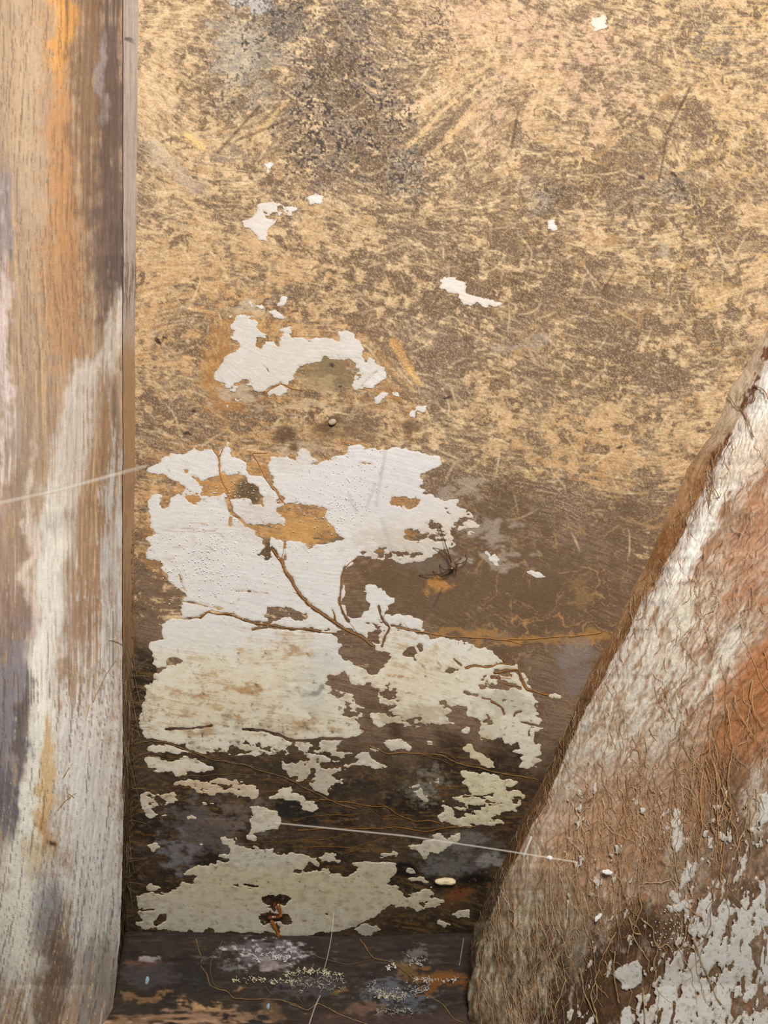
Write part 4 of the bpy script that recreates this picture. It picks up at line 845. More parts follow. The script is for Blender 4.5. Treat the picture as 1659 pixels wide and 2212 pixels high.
# pale ridge along the arris
ridge = np.exp(-((Wd - 40 - 10 * cb.n) / 34.0) ** 2) * (1 - sst(1180, 1420, Yb + 80 * cb.wx)); ridge2 = np.exp(-((Wd - 30) / 46.0) ** 2) * (1 - sst(1550, 1800, Yb))
cb.mix(np.clip(1.4 * ridge * sst(-1.9, -.2, s2 + .6 * s4), 0, 1), (232, 224, 212)); cb.mix(.75 * ridge2 * sst(-.9, .6, s2 + .5 * s1), (206, 196, 180)); cb.mix(.5 * np.exp(-((Wd - 8) / 14.0) ** 2) * (1 - sst(1500, 1600, Yb)), (184, 170, 166))
cb.mix(.8 * cb.mask(1485, 1330, 16, 70, .5), (214, 202, 178)); cb.mix(.8 * cb.mask(1580, 1390, 26, 70, .5), (216, 208, 190)); cb.mix(.6 * cb.mask(1440, 1400, 30, 80, .5), (208, 198, 180)); cb.mix(.6 * cb.mask(1620, 1000, 60, 100, .4) * sst(-.5, .8, s2), (210, 186, 160))
pale = np.clip(cb.mask(1330, 1560, 90, 120, .5) + cb.mask(1420, 1500, 80, 110, .5) + cb.mask(1210, 1720, 40, 120, .4), 0, 1); cb.mix(.75 * pale * sst(-.6, .8, s1 + .4 * s2), (214, 206, 192)); gr = np.clip(cb.mask(1240, 1660, 60, 160, .45) + cb.mask(1380, 1560, 110, 130, .4), 0, 1); cb.mix(.4 * gr, (176, 158, 134)); cb.mix(.5 * gr * sst(.3, 1.3, s3), (212, 204, 190))
# rust-brown side
side = np.concatenate([np.ones_like(side_x), np.zeros_like(front_x)], 1)
cb.mix(side * .9, (158, 116, 76)); cb.mix(side * .7 * sst(0, 1.5, s4 + .5 * s2), (122, 76, 38)); cb.mix(side * .6 * sst(.4, 1.4, s3), (166, 128, 88)); cb.mix(side * .85 * (1 - sst(880, 1040, Yb)), (198, 178, 152)); cb.mix(side * .6 * sst(1420, 1560, Yb) * sst(-1.6, .4, s1), (62, 46, 32)); cb.mix(side * .8 * np.clip(1 - np.abs(ts[0].mean() * 0 + np.concatenate([np.repeat(ts, len(yb), 0), np.zeros_like(front_x)], 1) * 1.0) * 3.2, 0, 1) , (146, 116, 80))  # lower end of the side also darkened: shade painted into the tint
for (p, r) in ((ku((1085, 460), (1020, 570)), 8), (ku((930, 760), (845, 880)), 7), (ku((1110, 370), (1100, 400)), 4), (ku((1165, 230), (1160, 260)), 7)):
    d = np.full(Xb_.shape, -99.0)
    (ax, ay), (bx, by) = p; ex, ey = bx - ax, by - ay
    q = np.clip(((Xb_ - ax) * ex + (Yb - ay) * ey) / (ex * ex + ey * ey), 0, 1); d = r - np.hypot(Xb_ - ax - q * ex, Yb - ay - q * ey)
    cb.mix(.9 * sst(-2, 3, d + 4 * s3), (104, 58, 26))
# lower stretch
lo = sst(1830, 1990, Yb + 40 * cb.wx)
cb.mix(.85 * lo * (1 - sst(1200, 1330, Xb_)), (146, 126, 100)); cb.mix(lo * (1 - sst(1200, 1330, Xb_)) * .7 * sst(.1, 1.3, s1), (100, 82, 60)); cb.mix(lo * (1 - sst(1200, 1330, Xb_)) * .7 * sst(.3, 1.4, -s1), (190, 178, 156)); cb.mix(.7 * lo * (1 - sst(1030, 1130, Xb_ - .05 * (Yb - 1900))) * sst(-.6, 1, s2), (96, 74, 44))
cb.mix(.97 * cb.mask(1310, 2130, 120, 130, .0), (72, 48, 30)); cb.mix(.95 * cb.mask(1395, 2010, 76, 54, .3), (70, 47, 30)); cb.mix(.9 * cb.mask(1240, 2200, 90, 70), (70, 48, 31)); cb.mix(.6 * lo * (1 - sst(1230, 1330, Xb_)) * sst(.5, 1.3, s3 + .7 * s1), (74, 56, 38)); cb.mix(.7 * cb.mask(1420, 2160, 140, 80), (92, 66, 44))
cb.mix(.85 * cb.mask(1600, 1790, 110, 130, .4), (112, 86, 64)); cb.mix(.8 * cb.mask(1560, 2080, 190, 180), (104, 76, 52)); cb.mix(.5 * cb.mask(1440, 1860, 90, 70) , (130, 100, 72)); cb.mix(.7 * cb.mask(1465, 1815, 14, 60, .1), (206, 196, 178)); cb.mix(.6 * cb.mask(1480, 1880, 34, 50, .5) * sst(-.3, .8, s1), (196, 184, 164)); cb.mix(.8 * cb.mask(1640, 1740, 26, 60), (208, 190, 170)); cb.mix(.55 * cb.mask(1250, 2060, 24, 60), (150, 136, 114))
cb.mix(.5 * cb.mask(1280, 1830, 110, 130, .4), (176, 132, 92)); cb.mix(.5 * cb.mask(1400, 1760, 120, 120, .4), (160, 118, 84))
hgt = 0.0005 * s2 + 0.0004 * s1 + 0.0006 * s4 + 0.0002 * s3
db2 = db_ - hgt * np.concatenate([np.repeat(sst(0, .3, ts), len(yb), 0), np.ones_like(front_x)], 1)
Pb = W(Xb_, Yb, db2)
rc = Pb[:, -1:].copy(); rc[..., 1] = D + .0005
brace = empty('slanted_brace', tuple(W(1400, 2290, D)))
tag(brace, 'slanting timber brace overgrown with brown rootlets at the right', 'brace')
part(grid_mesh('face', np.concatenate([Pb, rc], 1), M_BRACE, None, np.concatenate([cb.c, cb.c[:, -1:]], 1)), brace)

def depth_brace(x, y):
    x = np.asarray(x, float); y = np.asarray(y, float)
    a, b = xb(y), xf(y); t_ = np.clip((x - a) / (b - a + 1e-6), 0, 1); w2 = np.clip(x - b, 0, None)
    dd = D + .002 + (DW(y) - D) * (1 - .65 * t_) - .024 * t_ ** 1.15
    df = D + .35 * (DW(y) - D) - 0.022 - 0.036 * (1 - np.exp(-w2 / 85.0)) - 0.010 * sst(1700, 2200, y) * sst(1150, 1600, x)
    return np.where(x < a, DW(y), np.where(x < b, dd, df))

# pale lichen-like wash flakes on the lower right of the brace
fx = np.arange(1225, 1760, 2.4); fy = np.arange(1690, 2290, 2.4); XX, YY = np.meshgrid(fx, fy)
fn = .8 * fbm(XX, YY, 22, 651, 5, 1.8, 1.9) + .65 * fbm(XX, YY, 8, 655, 3, 1.8, 1.8)
fm = sdf_poly(XX, YY, kb((1330, 1180), (1420, 1160), (1500, 1220), (1560, 1080), (1659, 1240), (1900, 1100), (1900, 2100), (1250, 2100), (1100, 2000), (960, 1960), (1010, 1800), (1080, 1600), (1130, 1470), (1180, 1400), (1230, 1280)), 80)
ff = np.clip(fm / 30, -1, 1) * .75 + fn * 1.25 - .08 - 1.1 * np.exp(-(((XX - 1620) / 60) ** 2 + ((YY - 2180) / 26) ** 2)) - .6 * np.exp(-(((XX - 1530) / 22) ** 2 + ((YY - 2130) / 60) ** 2))
for q in (kb((880, 1600), (960, 1580), (970, 1680), (920, 1760), (850, 1750), (830, 1660)), kb((1000, 1800), (960, 1850), (940, 1790), (980, 1760)), kb((880, 1830), (940, 1890), (900, 2000), (830, 2000)), kb((1150, 770), (1200, 850), (1190, 1000), (1140, 1010), (1130, 900)), kb((1220, 1060), (1270, 1080), (1230, 1180), (1170, 1210), (1180, 1130)), kb((1130, 1200), (1190, 1230), (1170, 1290), (1120, 1280)), kb((1600, 730), (1700, 640), (1700, 820), (1610, 880)), kb((1100, 1290), (1240, 1270), (1230, 1330), (1110, 1320))):
    d = sdf_poly(XX, YY, q); ff = np.maximum(ff, np.where(d > -60, d / 9 + fn * .9, -9))
fc = Canvas(XX, YY, (212, 205, 194), 661)
fc.mix(.6 * sst(.2, 1.2, fbm(XX, YY, 30, 671, 4)), (188, 174, 154)); fc.mix(.6 * sst(.3, 1.0, fbm(XX, YY, 9, 672, 3)), (168, 148, 124)); fc.mix(.6 * sst(.3, 1.2, fbm(XX, YY, 18, 673, 3)), (226, 222, 216)); fc.mix(.7 * sst(.7, 1.1, fbm(XX, YY, 5, 674, 2)), (96, 76, 60)); fc.mix(.6 * sst(.5, 0, ff), (160, 134, 104))
slabs((ff * 9).astype(np.float32), XX, YY, depth_brace(XX, YY) - .0007, fc.c, 0.0008, M_PAINT, brace, 'paint_flake', 30, 160, 'paint_flecks', 2.4)
for o in list(bpy.data.objects):
    if o.parent == brace: o.matrix_parent_inverse = brace.matrix_basis.inverted()
fl_h = lambda x, y: np.where(sdf_free(x, y, kb((1330, 1180), (1420, 1160), (1900, 1100), (1900, 2100), (1250, 2100), (1020, 1880), (1080, 1600), (1180, 1400))) > 0, .0022, .0012)

# rootlets over the brace
rs = np.random.RandomState(77)
def rootlet(x, y, n, ang, wob, curl=0.0, step=5.0):
    xs, ys_ = [x], [y]; a = ang; k = 0
    for i in range(n):
        k = .6 * k + rs.normal() * wob
        aa = a + k + curl * i
        x += step * math.cos(aa); y += step * math.sin(aa); xs.append(x); ys_.append(y)
    return np.array(xs), np.array(ys_)
cols = [lin(c) for c in ((206, 166, 122), (196, 150, 106), (216, 182, 142), (176, 130, 90), (200, 158, 118), (220, 194, 158))]
hair = []
def lay(xs, ys_, r, c, lift=None, dfun=depth_brace):
    l_ = fl_h(xs, ys_) if lift is None else lift
    wv_ = .0012 * np.abs(np.sin(np.linspace(0, rs.uniform(3, 9), len(xs)))) * rs.rand()
    P = W(xs, ys_, dfun(xs, ys_) - l_ - wv_)
    hair.append((P, r * .0004 * np.linspace(1.1, .6, len(xs)), c))
def spread(cx, cy, sx, sy, rot, n, ln, ang, wob, r):
    for _ in range(n):
        u, v = rs.normal() * sx, rs.normal() * sy
        x = cx + u * math.cos(rot) - v * math.sin(rot); y = cy + u * math.sin(rot) + v * math.cos(rot)
        if x < xb(np.array([y]))[0] + 8 or x > 1740 or y < 560: continue
        X_, Y_ = rootlet(x, y, int(ln * rs.uniform(.5, 1.5)), ang + rs.normal() * .22, wob)
        ok = (X_ > xb(Y_) + 2) & (X_ < 1780) & (Y_ < 2290)
        m = len(ok) if ok.all() else int(np.argmin(ok))
        if m < 4: continue
        c = cols[rs.randint(len(cols))] * rs.uniform(.75, 1.15); lay(X_[:m], Y_[:m], r * rs.uniform(.7, 1.35), c)
        if rs.rand() < .5 and m > 8:
            k = rs.randint(2, m - 4); X2, Y2 = rootlet(X_[k], Y_[k], int(ln * .45), ang + rs.choice([-1, 1]) * rs.uniform(.3, .8), wob)
            ok = (X2 > xb(Y2) + 2); 
            if ok.all(): lay(X2, Y2, r * .7, c)
spread(1340, 1800, 95, 150, .35, 230, 18, 1.62, .36, .62)
spread(1420, 1640, 120, 110, .4, 130, 14, 1.65, .36, .55)
spread(1560, 1620, 50, 120, .1, 50, 34, 1.58, .22, .9)
spread(1500, 1300, 100, 130, .4, 110, 10, 1.75, .4, .6)
spread(1620, 1120, 60, 140, .3, 50, 10, 1.8, .4, .6)
spread(1180, 1990, 60, 130, .3, 120, 20, 1.60, .10, .55)
spread(1370, 1980, 90, 40, .2, 16, 26, 1.57, .3, .6)
spread(1110, 2120, 60, 80, .1, 90, 20, 1.58, .08, .55)
# hairs spilling over the arris on to the rusty side
for y in np.arange(900, 2050, 3.2):
    for _ in range(1):
        x = xf(np.array([y]))[0] + rs.uniform(-28, 14); a = 1.75 + rs.normal() * .35
        X_, Y_ = rootlet(x, y + rs.uniform(-4, 4), rs.randint(4, 13), a, .22)
        ok = X_ > xb(Y_) - 3
        m = len(ok) if ok.all() else int(np.argmin(ok))
        if m > 3: lay(X_[:m], Y_[:m], .55 * rs.uniform(.6, 1.3), (cols[rs.randint(len(cols))] * .8), .0009)
o = part(tubes('rootlet_mat', hair, M_ROOT, None, 3), brace); tag(o, 'mat of fine brown rootlets hanging down the brace', kind='stuff')
# the larger roots hanging on the brace, parts that can be picked out
BR_ROOTS = [kb((1580, 70), (1560, 160), (1590, 260), (1640, 330)), kb((1480, 150), (1500, 260), (1540, 300), (1580, 380)), kb((1370, 180), (1340, 330), (1345, 470), (1390, 620), (1385, 800), (1390, 940)), kb((1430, 200), (1450, 320), (1470, 430), (1440, 600), (1460, 780), (1450, 840)),
    kb((1300, 560), (1290, 700), (1300, 860), (1290, 980)), kb((1400, 950), (1400, 1060), (1405, 1180)), kb((960, 1040), (950, 1180), (970, 1300), (930, 1440), (970, 1450)), kb((970, 1360), (1030, 1420), (1060, 1530), (1100, 1500), (1130, 1530)), kb((900, 1360), (920, 1440), (890, 1560)),
    kb((830, 1440), (780, 1520), (750, 1600), (740, 1660), (720, 1690), (735, 1780), (710, 1830), (735, 1930)), kb((820, 1540), (820, 1650), (840, 1760), (855, 1830)), kb((770, 1600), (790, 1640), (760, 1670)), kb((640, 1640), (660, 1760), (700, 1860), (735, 1938)), kb((720, 1700), (690, 1780), (720, 1870)), kb((560, 1700), (540, 1760), (500, 1860), (485, 1930)),
    kb((1215, 1400), (1200, 1500), (1160, 1560)), kb((1250, 1460), (1300, 1600), (1340, 1700), (1400, 1830)), kb((980, 1740), (985, 1840), (990, 1938)), ku((930, 490), (970, 570), (1010, 590), (1050, 670), (1090, 760)), ku((1010, 590), (1040, 560)), ku((820, 880), (830, 980), (840, 1070), (870, 1140)), ku((1090, 440), (1150, 460), (1172, 530)), ku((830, 1070), (810, 1180))]
for i, p in enumerate(BR_ROOTS):
    x, y = smooth_line(p, 4, 3.0, i * 7 + 3); r = (.95 if i < 9 else 1.0) * .0004
    P = W(x, y, depth_brace(x, y) - .0030); r_ = r * (1 + .3 * np.sin(np.linspace(0, 14, len(x))))
    c = lin((208, 156, 104)) if i < 6 else (lin((184, 150, 104)) if i < 18 else lin((150, 112, 84)))
    ln = [(P, r_, c)]
    for k in range(3, len(x) - 3, 9):
        if rs.rand() < .3:
            X2, Y2 = rootlet(x[k], y[k], rs.randint(3, 9), 1.57 + rs.choice([-1, 1]) * rs.uniform(.3, .9), .3); ln.append((W(X2, Y2, depth_brace(X2, Y2) - .0026), .55 * r, c))
    part(tubes('rootlet', ln, M_ROOT, None, 5), brace)

# fringe of fibres on the right edge of the post
fr = []
for y in np.sort(rs.uniform(1400, 2060, 240)):
    e = pf(np.array([y]))[0]; f = pb(np.array([y]))[0]
    x = rs.uniform(e - 6, f); a = 1.57 - rs.uniform(-.08, .22); n = rs.randint(6, 20)
    X_, Y_ = rootlet(x, y, n, a, .05)
    tq = np.clip((X_ - pf(Y_)) / (pb(Y_) - pf(Y_) + 1e-6), 0, 1)
    P = W(X_, Y_, D + (DW(Y_) - D) * (.35 + .65 * tq) - .013 * (1 - tq) - .0010)
    g = rs.choice(4); c = (lin((88, 68, 46)), lin((150, 128, 98)), lin((56, 42, 30)), lin((118, 92, 60)))[g]
    fr.append((P, .7 * .0004 * np.linspace(1, .5, len(X_)), c))
for y in rs.uniform(1130, 2000, 95):
    f = pb(np.array([y]))[0]
    X_, Y_ = rootlet(f - 6, y, rs.randint(4, 15), -.6 + rs.normal() * .5, .16, rs.uniform(-.02, .14))
    fr.append((W(X_, Y_, DW(Y_) - .003 - .006 * np.sin(np.linspace(0, 3.1, len(X_))) * rs.rand()), .5 * .0004 * np.linspace(1, .5, len(X_)), lin((140, 114, 80)) * rs.uniform(.4, 1.0)))
o = part(tubes('rootlet_fringe', fr, M_ROOT, None, 3), post); tag(o, 'fringe of fine fibres along the edge of the post', kind='stuff')
pr = []
for p in (crop(0, 1106, 2)((370, 1050), (310, 1090), (270, 1150)), crop(0, 1106, 2)((330, 1215), (280, 1250), (250, 1290)), crop(0, 1106, 2)((470, 555), (510, 560), (530, 575)), crop(0, 1106, 2)((500, 640), (460, 700), (430, 760), (400, 820)), crop(0, 1106, 2)((390, 830), (360, 930)), crop(0, 1106, 2)((320, 1235), (300, 1220))):
    x, y = smooth_line(p, 3, 1.5, 4); u = (pf(y) - x) / 264
    pr = [(W(x, y, D + .35 * (DW(y) - D) - post_profile(u) - .0012), .00032, lin((184, 150, 110)))]
    part(tubes('rootlet', pr, M_ROOT, None, 4), post)

# ================================================================== SILL at the bottom
sx = np.concatenate([np.arange(120, 214, 8.0), np.arange(215, 1060, 2.0)]); sy = np.concatenate([np.arange(0, 1, 1 / 130.0), np.linspace(1.01, 2.5, 24)])
Sx, Sv = np.meshgrid(sx, sy)
sill_top = SILL_Y - 4 + 10 * sst(300, 700, Sx) - 6 * sst(760, 1000, Sx) + 2 * fbm(Sx, Sx * 0, 60, 701, 4)
SY = sill_top + (2290 - sill_top) * Sv                       # image row this point shows at
slope = 1.0
DS = float(DW(SILL_Y)); zt = -(sill_top - CY) / F * DS
# intersection of the sloped board with the view rows gives even detail
kx = (SY - CY) / F
ddp = (-zt + slope * DS) / (kx + slope)
sc_ = Canvas(Sx, SY, (54, 44, 36), 711)
h1 = fbm(Sx, SY, 6, 721, 4, 5.0); h2 = fbm(Sx, SY, 16, 722, 4, 4.0); h3 = fbm(Sx, SY, 5, 723, 3, 1.5)
sc_.de = .45 * h1 + .35 * h3; sc_.ds = .9; sc_.mix(.7 * sst(-.2, .8, h2), (40, 33, 29)); sc_.mix(.5 * sst(.2, .9, h1), (82, 68, 56)); sc_.mix(.5 * sst(.3, 1, -h1), (30, 25, 22))
sc_.blob(570, 2062, 76, 22, (104, 98, 100), .7, extra=h1 * .5); sc_.mix(.8 * sc_.mask(570, 2062, 70, 22) * sst(.2, .8, h3 + .5 * h1), (186, 178, 172)); sc_.blob(590, 2078, 40, 10, (140, 122, 118), .7)
sc_.blob(320, 2072, 26, 7, (158, 146, 138), .8, extra=h1 * .4); sc_.blob(310, 2084, 36, 7, (104, 70, 58), .7); sc_.blob(500, 2090, 20, 8, (110, 108, 106), .6, extra=h3 * .5)
sc_.blob(400, 2110, 60, 24, (36, 35, 32), .8); sc_.blob(330, 2110, 70, 22, (74, 66, 64), .6); sc_.blob(860, 2150, 60, 26, (92, 94, 102), .7, extra=h3 * .6); sc_.blob(690, 2130, 60, 22, (76, 72, 70), .6, extra=h3 * .6)
sc_.blob(950, 2108, 50, 9, (116, 76, 34), .9, extra=h1 * .5); sc_.blob(960, 2128, 46, 9, (112, 68, 30), .85, extra=h1 * .5); sc_.blob(880, 2095, 22, 10, (112, 84, 48), .7); sc_.blob(728, 2146, 22, 5, (122, 92, 44), .7); sc_.blob(895, 2070, 22, 16, (120, 116, 108), .5, extra=h3 * .7)
sc_.blob(425, 2174, 40, 12, (170, 132, 92), .95, nz=.5); sc_.blob(522, 2131, 18, 5, (142, 112, 78), .8); sc_.blob(580, 2180, 28, 16, (100, 78, 56), .8); sc_.blob(320, 2152, 40, 6, (132, 98, 64), .7, extra=h1 * .4)
sc_.mix(.85 * sst(2176, 2200, SY + 8 * h2) * (1 - sst(520, 640, Sx)) * sst(-.5, .6, h2 + .5 * h1), (136, 104, 76)); sc_.mix(.6 * sst(2196, 2208, SY + 5 * h2) * sst(-.1, .5, h1) * (Sx < 560), (190, 158, 130)); sc_.mix(.6 * sst(2178, 2200, SY + 8 * h2) * sst(600, 700, Sx), (78, 58, 50)); sc_.blob(780, 2180, 50, 8, (112, 84, 68), .7, -.2)
sc_.blob(470, 2200, 100, 14, (150, 116, 90), .7, extra=h1 * .5)
sd = ddp - (0.0008 * h2 + .0005 * h1)
sill = grid_mesh('sill_board', W(Sx, SY, sd), M_SILL, None, sc_.c)
tag(sill, 'dark damp sloping sill board across the bottom below the wall', 'sill')
def depth_sill(x, y):
    tp = SILL_Y - 4 + 10 * sst(300, 700, x) - 6 * sst(760, 1000, x)
    return ((tp - CY) / F * DS + slope * DS) / ((y - CY) / F + slope)
# pale crust, uncountable crumbs and worm-like ridges
cr = []
def crust(cx, cy, rx, ry, n, c, r, arc=None):
    for _ in range(n):
        x = cx + rs.uniform(-1, 1) * rx; y = cy + rs.normal() * ry * .5
        if arc: y += arc * ((x - cx) / rx) ** 2
        X_, Y_ = rootlet(x, y, rs.randint(2, 6), rs.uniform(-.5, .5) + (3.14 if rs.rand() < .5 else 0), 1.0, 0, 2.0)
        cr.append((W(X_, Y_, depth_sill(X_, Y_) - .0014), r * .0004 * rs.uniform(.6, 1.2), lin(c) * rs.uniform(.7, 1.1)))
crust(540, 2116, 38, 3, 40, (206, 190, 156), .9); crust(675, 2098, 60, 6, 90, (204, 190, 160), .9, 8); crust(685, 2120, 60, 22, 120, (176, 168, 154), .7); crust(610, 2119, 26, 5, 30, (206, 188, 154), .9)
crust(860, 2146, 66, 16, 150, (176, 168, 156), .7, -14); crust(940, 2117, 46, 3, 50, (206, 196, 178), .8); crust(840, 2152, 30, 6, 40, (200, 184, 152), .9); crust(590, 2068, 40, 12, 60, (206, 200, 194), .9); crust(900, 2078, 18, 12, 40, (170, 164, 150), .9); crust(850, 2185, 40, 10, 50, (156, 148, 134), .9); crust(845, 2088, 12, 5, 14, (214, 204, 190), 1.2)
o = tubes('pale_crust', cr, M_CRUST, sill, 4); tag(o, 'pale mineral crust lying in crumbly lines on the sill', kind='stuff')
def sl(p, h=.0014, wob=1.6, seed=1, step=4.0):
    x, y = smooth_line(p, step, wob, seed); return W(x, y, depth_sill(x, y) - h)

# ================================================================== ROOTS on wall and sill (things)
def root(name, label, mains, branches, col, r, h=.0006, fn=None, lump=.35, group=None):
    r = r * .52; h = .0004
    fn = fn or (lambda p, s: on_board(p, h, 4, 2.0, s))
    lines = []
    for i, p in enumerate(mains):
        P = fn(p, i * 5 + 2); lines.append((P, r * .0004 * (1 + lump * np.sin(np.linspace(0, len(P) * .9, len(P)) + i) * np.cos(np.linspace(0, len(P) * .37, len(P)))), lin(col)))
    o = tubes(name, lines, M_ROOT, None, 6); tag(o, label, 'root', group)
    for i, p in enumerate(branches):
        P = fn(p, i * 5 + 40); tubes('branch', [(P, .62 * r * .0004 * np.linspace(1.1, .6, len(P)), lin(col) * .95)], M_ROOT, o, 5)
    return o
S = (150, 100, 56)
root('root', 'brown root running diagonally down across the white wash to the brown bare patch', [k3((1240,770),(1330,900),(1360,990),(1420,1060),(1430,1110),(1500,1200),(1570,1280),(1659,1340),(1809,1440),(1909,1510),(2039,1550),(2139,1640))],
     [k3((1420, 1060), (1425, 1010)), k3((1480, 1170), (1420, 1165)), k4((160, 1430), (120, 1320)), k4((350, 1540), (270, 1430)), k3((1310, 880), (1350, 700))], S, 2.6)
root('root', 'thin brown root lying across the white wash from the left, below the diagonal one', [k3((590,1385),(660,1330),(740,1350),(830,1350),(960,1400),(1090,1440),(1250,1460),(1400,1490),(1500,1490),(1659,1510),(1800,1520))], [k3((1090, 1440), (1200, 1450), (1220, 1420)), k3((1060, 1490), (1200, 1475)), k3((590, 1385), (500, 1395))], (138, 92, 50), 2.2)
root('root', 'short curved brown root beside the bare notch in the white wash', [k4((330, 850), (230,930),(200,1000),(190,1150),(180,1250),(210,1330),(260,1420))], [k4((190, 1200), (170, 1280)), k4((195, 1030), (180, 1010))], (146, 100, 58), 1.9)
root('root', 'small forked dark root hooking down below the notch in the white wash', [k4((530,1290),(550,1380),(590,1440),(640,1460),(600,1530),(560,1640))], [k4((570, 1390), (610, 1300)), k4((640, 1460), (680, 1455))], (122, 78, 44), 1.7)
root('root', 'long tan root along the upper edge of the right-hand white wash', [k4((690,1470),(780,1490),(900,1510),(1050,1540),(1250,1560),(1450,1570),(1659,1590),(1900,1570),(2150,1560),(2400,1540),(2540,1520))], [k4((1250, 1560), (1245, 1620)), k4((800, 1490), (760, 1440)), k4((1000, 1530), (990, 1580)), k4((1659, 1590), (1800, 1620), (2000, 1610))], (162, 116, 66), 2.0, .001)
root('root', 'thin rust-brown root dropping through the topmost left strip of white wash', [k1((710,1370),(760,1440),(765,1520),(770,1600),(790,1659),(830, 1740), (860, 1850), (880, 1900))], [k1((790, 1370), (760, 1440)), k3((880, 470), (950, 500))], (172, 112, 62), 1.8)
root('root', 'rust-brown root between the two upper white strips', [k1((1060, 1400), (1150, 1560), (1180, 1640), (1300, 1800), (1350, 1860))], [k1((1060, 1400), (1190, 1400))], (176, 118, 66), 1.9)
root('root', 'tiny twiggy rust-brown root at the lower edge of the uppermost white patch', [k1((1170,960),(1175,860),(1230,820),(1300,790))], [k1((1175, 860), (1140, 850)), k1((1310, 780), (1420, 840), (1500, 850)), k1((1420, 750), (1450, 780))], (166, 104, 52), 1.6)
root('root', 'orange-brown branching root at the right tip of the white wash', [k9((250,460),(380,430),(560,450),(650,405),(800,415)), k9((600,520),(750,490),(880,480),(920,600),(960,700),(1100,760),(1250, 790))], [k9((650,620),(740,650),(850,670),(930,700)), k9((620, 570), (800, 600)), k9((560, 860), (700, 930), (720, 1010)), k9((720, 400), (730, 290), (690, 220)), k9((920, 600), (1000, 560))], (158, 100, 44), 2.2)
root('root', 'long brown root from the post dipping below the white wash to the right', [k5((0,1110),(150,1070),(300,1100),(500,1170),(700,1250),(1000,1300),(1300,1390),(1659,1560),(1800,1640),(2000,1700))], [k5((600, 1200), (900, 1280), (1200, 1350)), k5((300, 1230), (500, 1240), (700, 1270)), k5((100, 1210), (300, 1250), (500, 1240)), k5((450, 1400), (600, 1390), (900, 1370), (1200, 1400))], (112, 84, 52), 2.2, .001)
root('root', 'brown root under the lowest white wash, right of centre', [k6((450,1120),(600,1190),(900,1190),(1100,1210),(1250,1290),(1450,1330),(1659,1370),(1800, 1400), (1950, 1430))], [k6((900, 1190), (1050, 1240), (1200, 1300)), k6((1050, 1180), (1150, 1200), (1260, 1290)), k6((600, 1180), (560, 1130)), k6((1659, 1370), (1750, 1380))], (124, 92, 48), 2.4, .001)
web = [k8((0,190),(200,210),(420,250),(600,260),(700,330),(830,390),(1000,390),(1130,410)), k8((-200, 470), (100, 460), (450,460),(700,440),(830,460),(960,490),(1100,450),(1400,430))]
root('root_net', 'tangled net of brown roots in the dark hollow above the lowest wash', web,
     [k8((430,260),(520,330),(590,400),(600,440)), k8((0,340),(200,340),(430,310)), k8((560,350),(680,340),(760,370)), k8((590,440),(750,420),(830,390)), k8((-100,620),(0,620),(300,630),(450,580),(600,540),(720,530)), k8((200,680),(400,640),(480,600)), k8((280,370),(300,430)), k8((700, 330), (560, 230), (480, 240)), k8((830, 400), (840, 450)), k8((600, 540), (680, 470)), k8((1000, 390), (1130, 450)), k8((460, 660), (450, 600), (560, 550)), k8((-150, 560), (100, 550), (320, 480), (450, 460)), k8((-250, 400), (-100, 350), (0, 340))], (118, 80, 36), 2.3, .0012)
fs = lambda p, s: sl(p, .0007, 1.8, s)
root('root', 'pale brown looping root lying on the sill left of centre', [ks((740,250),(780,400),(820,510),(800,560),(860,650),(880,740),(960,780),(1040,790),(1100,860),(1300,870),(1500,860),(1659,910))], [ks((1000,330),(960,420),(910,480),(890,600),(900,660),(920,740),(990,770)), ks((990,420),(960,530)), ks((780, 470), (760, 540), (800, 580)), ks((1380, 750), (1450, 830)), ks((500, 700), (470, 790)), ks((820, 510), (920, 470))], (128, 100, 62), 1.9, fn=fs)
root('root', 'short grey-brown root curling on the sill beside the lilac stain', [ks((1110,350),(1160,470),(1130,570),(1160,640))], [], (112, 96, 72), 1.3, fn=fs)
root('root', 'pale brown root on the sill running down toward the foot of the brace', [kt((570,320),(650,440),(700,500),(850,530),(960,600),(1050,690),(1170,830),(1300,900),(1420,1040),(1500,1070))], [kt((110,440),(290,520),(480,560),(700,510)), kt((600, 350), (660, 470)), kt((960, 600), (940, 640))], (126, 96, 58), 2.0, fn=fs)
root('root', 'tan root along the front of the sill', [kt((-60, 900), (100, 960), (200, 900), (330, 970), (480, 1040), (640, 1090))], [kt((0, 830), (60, 900))], (132, 108, 72), 1.9, fn=fs)

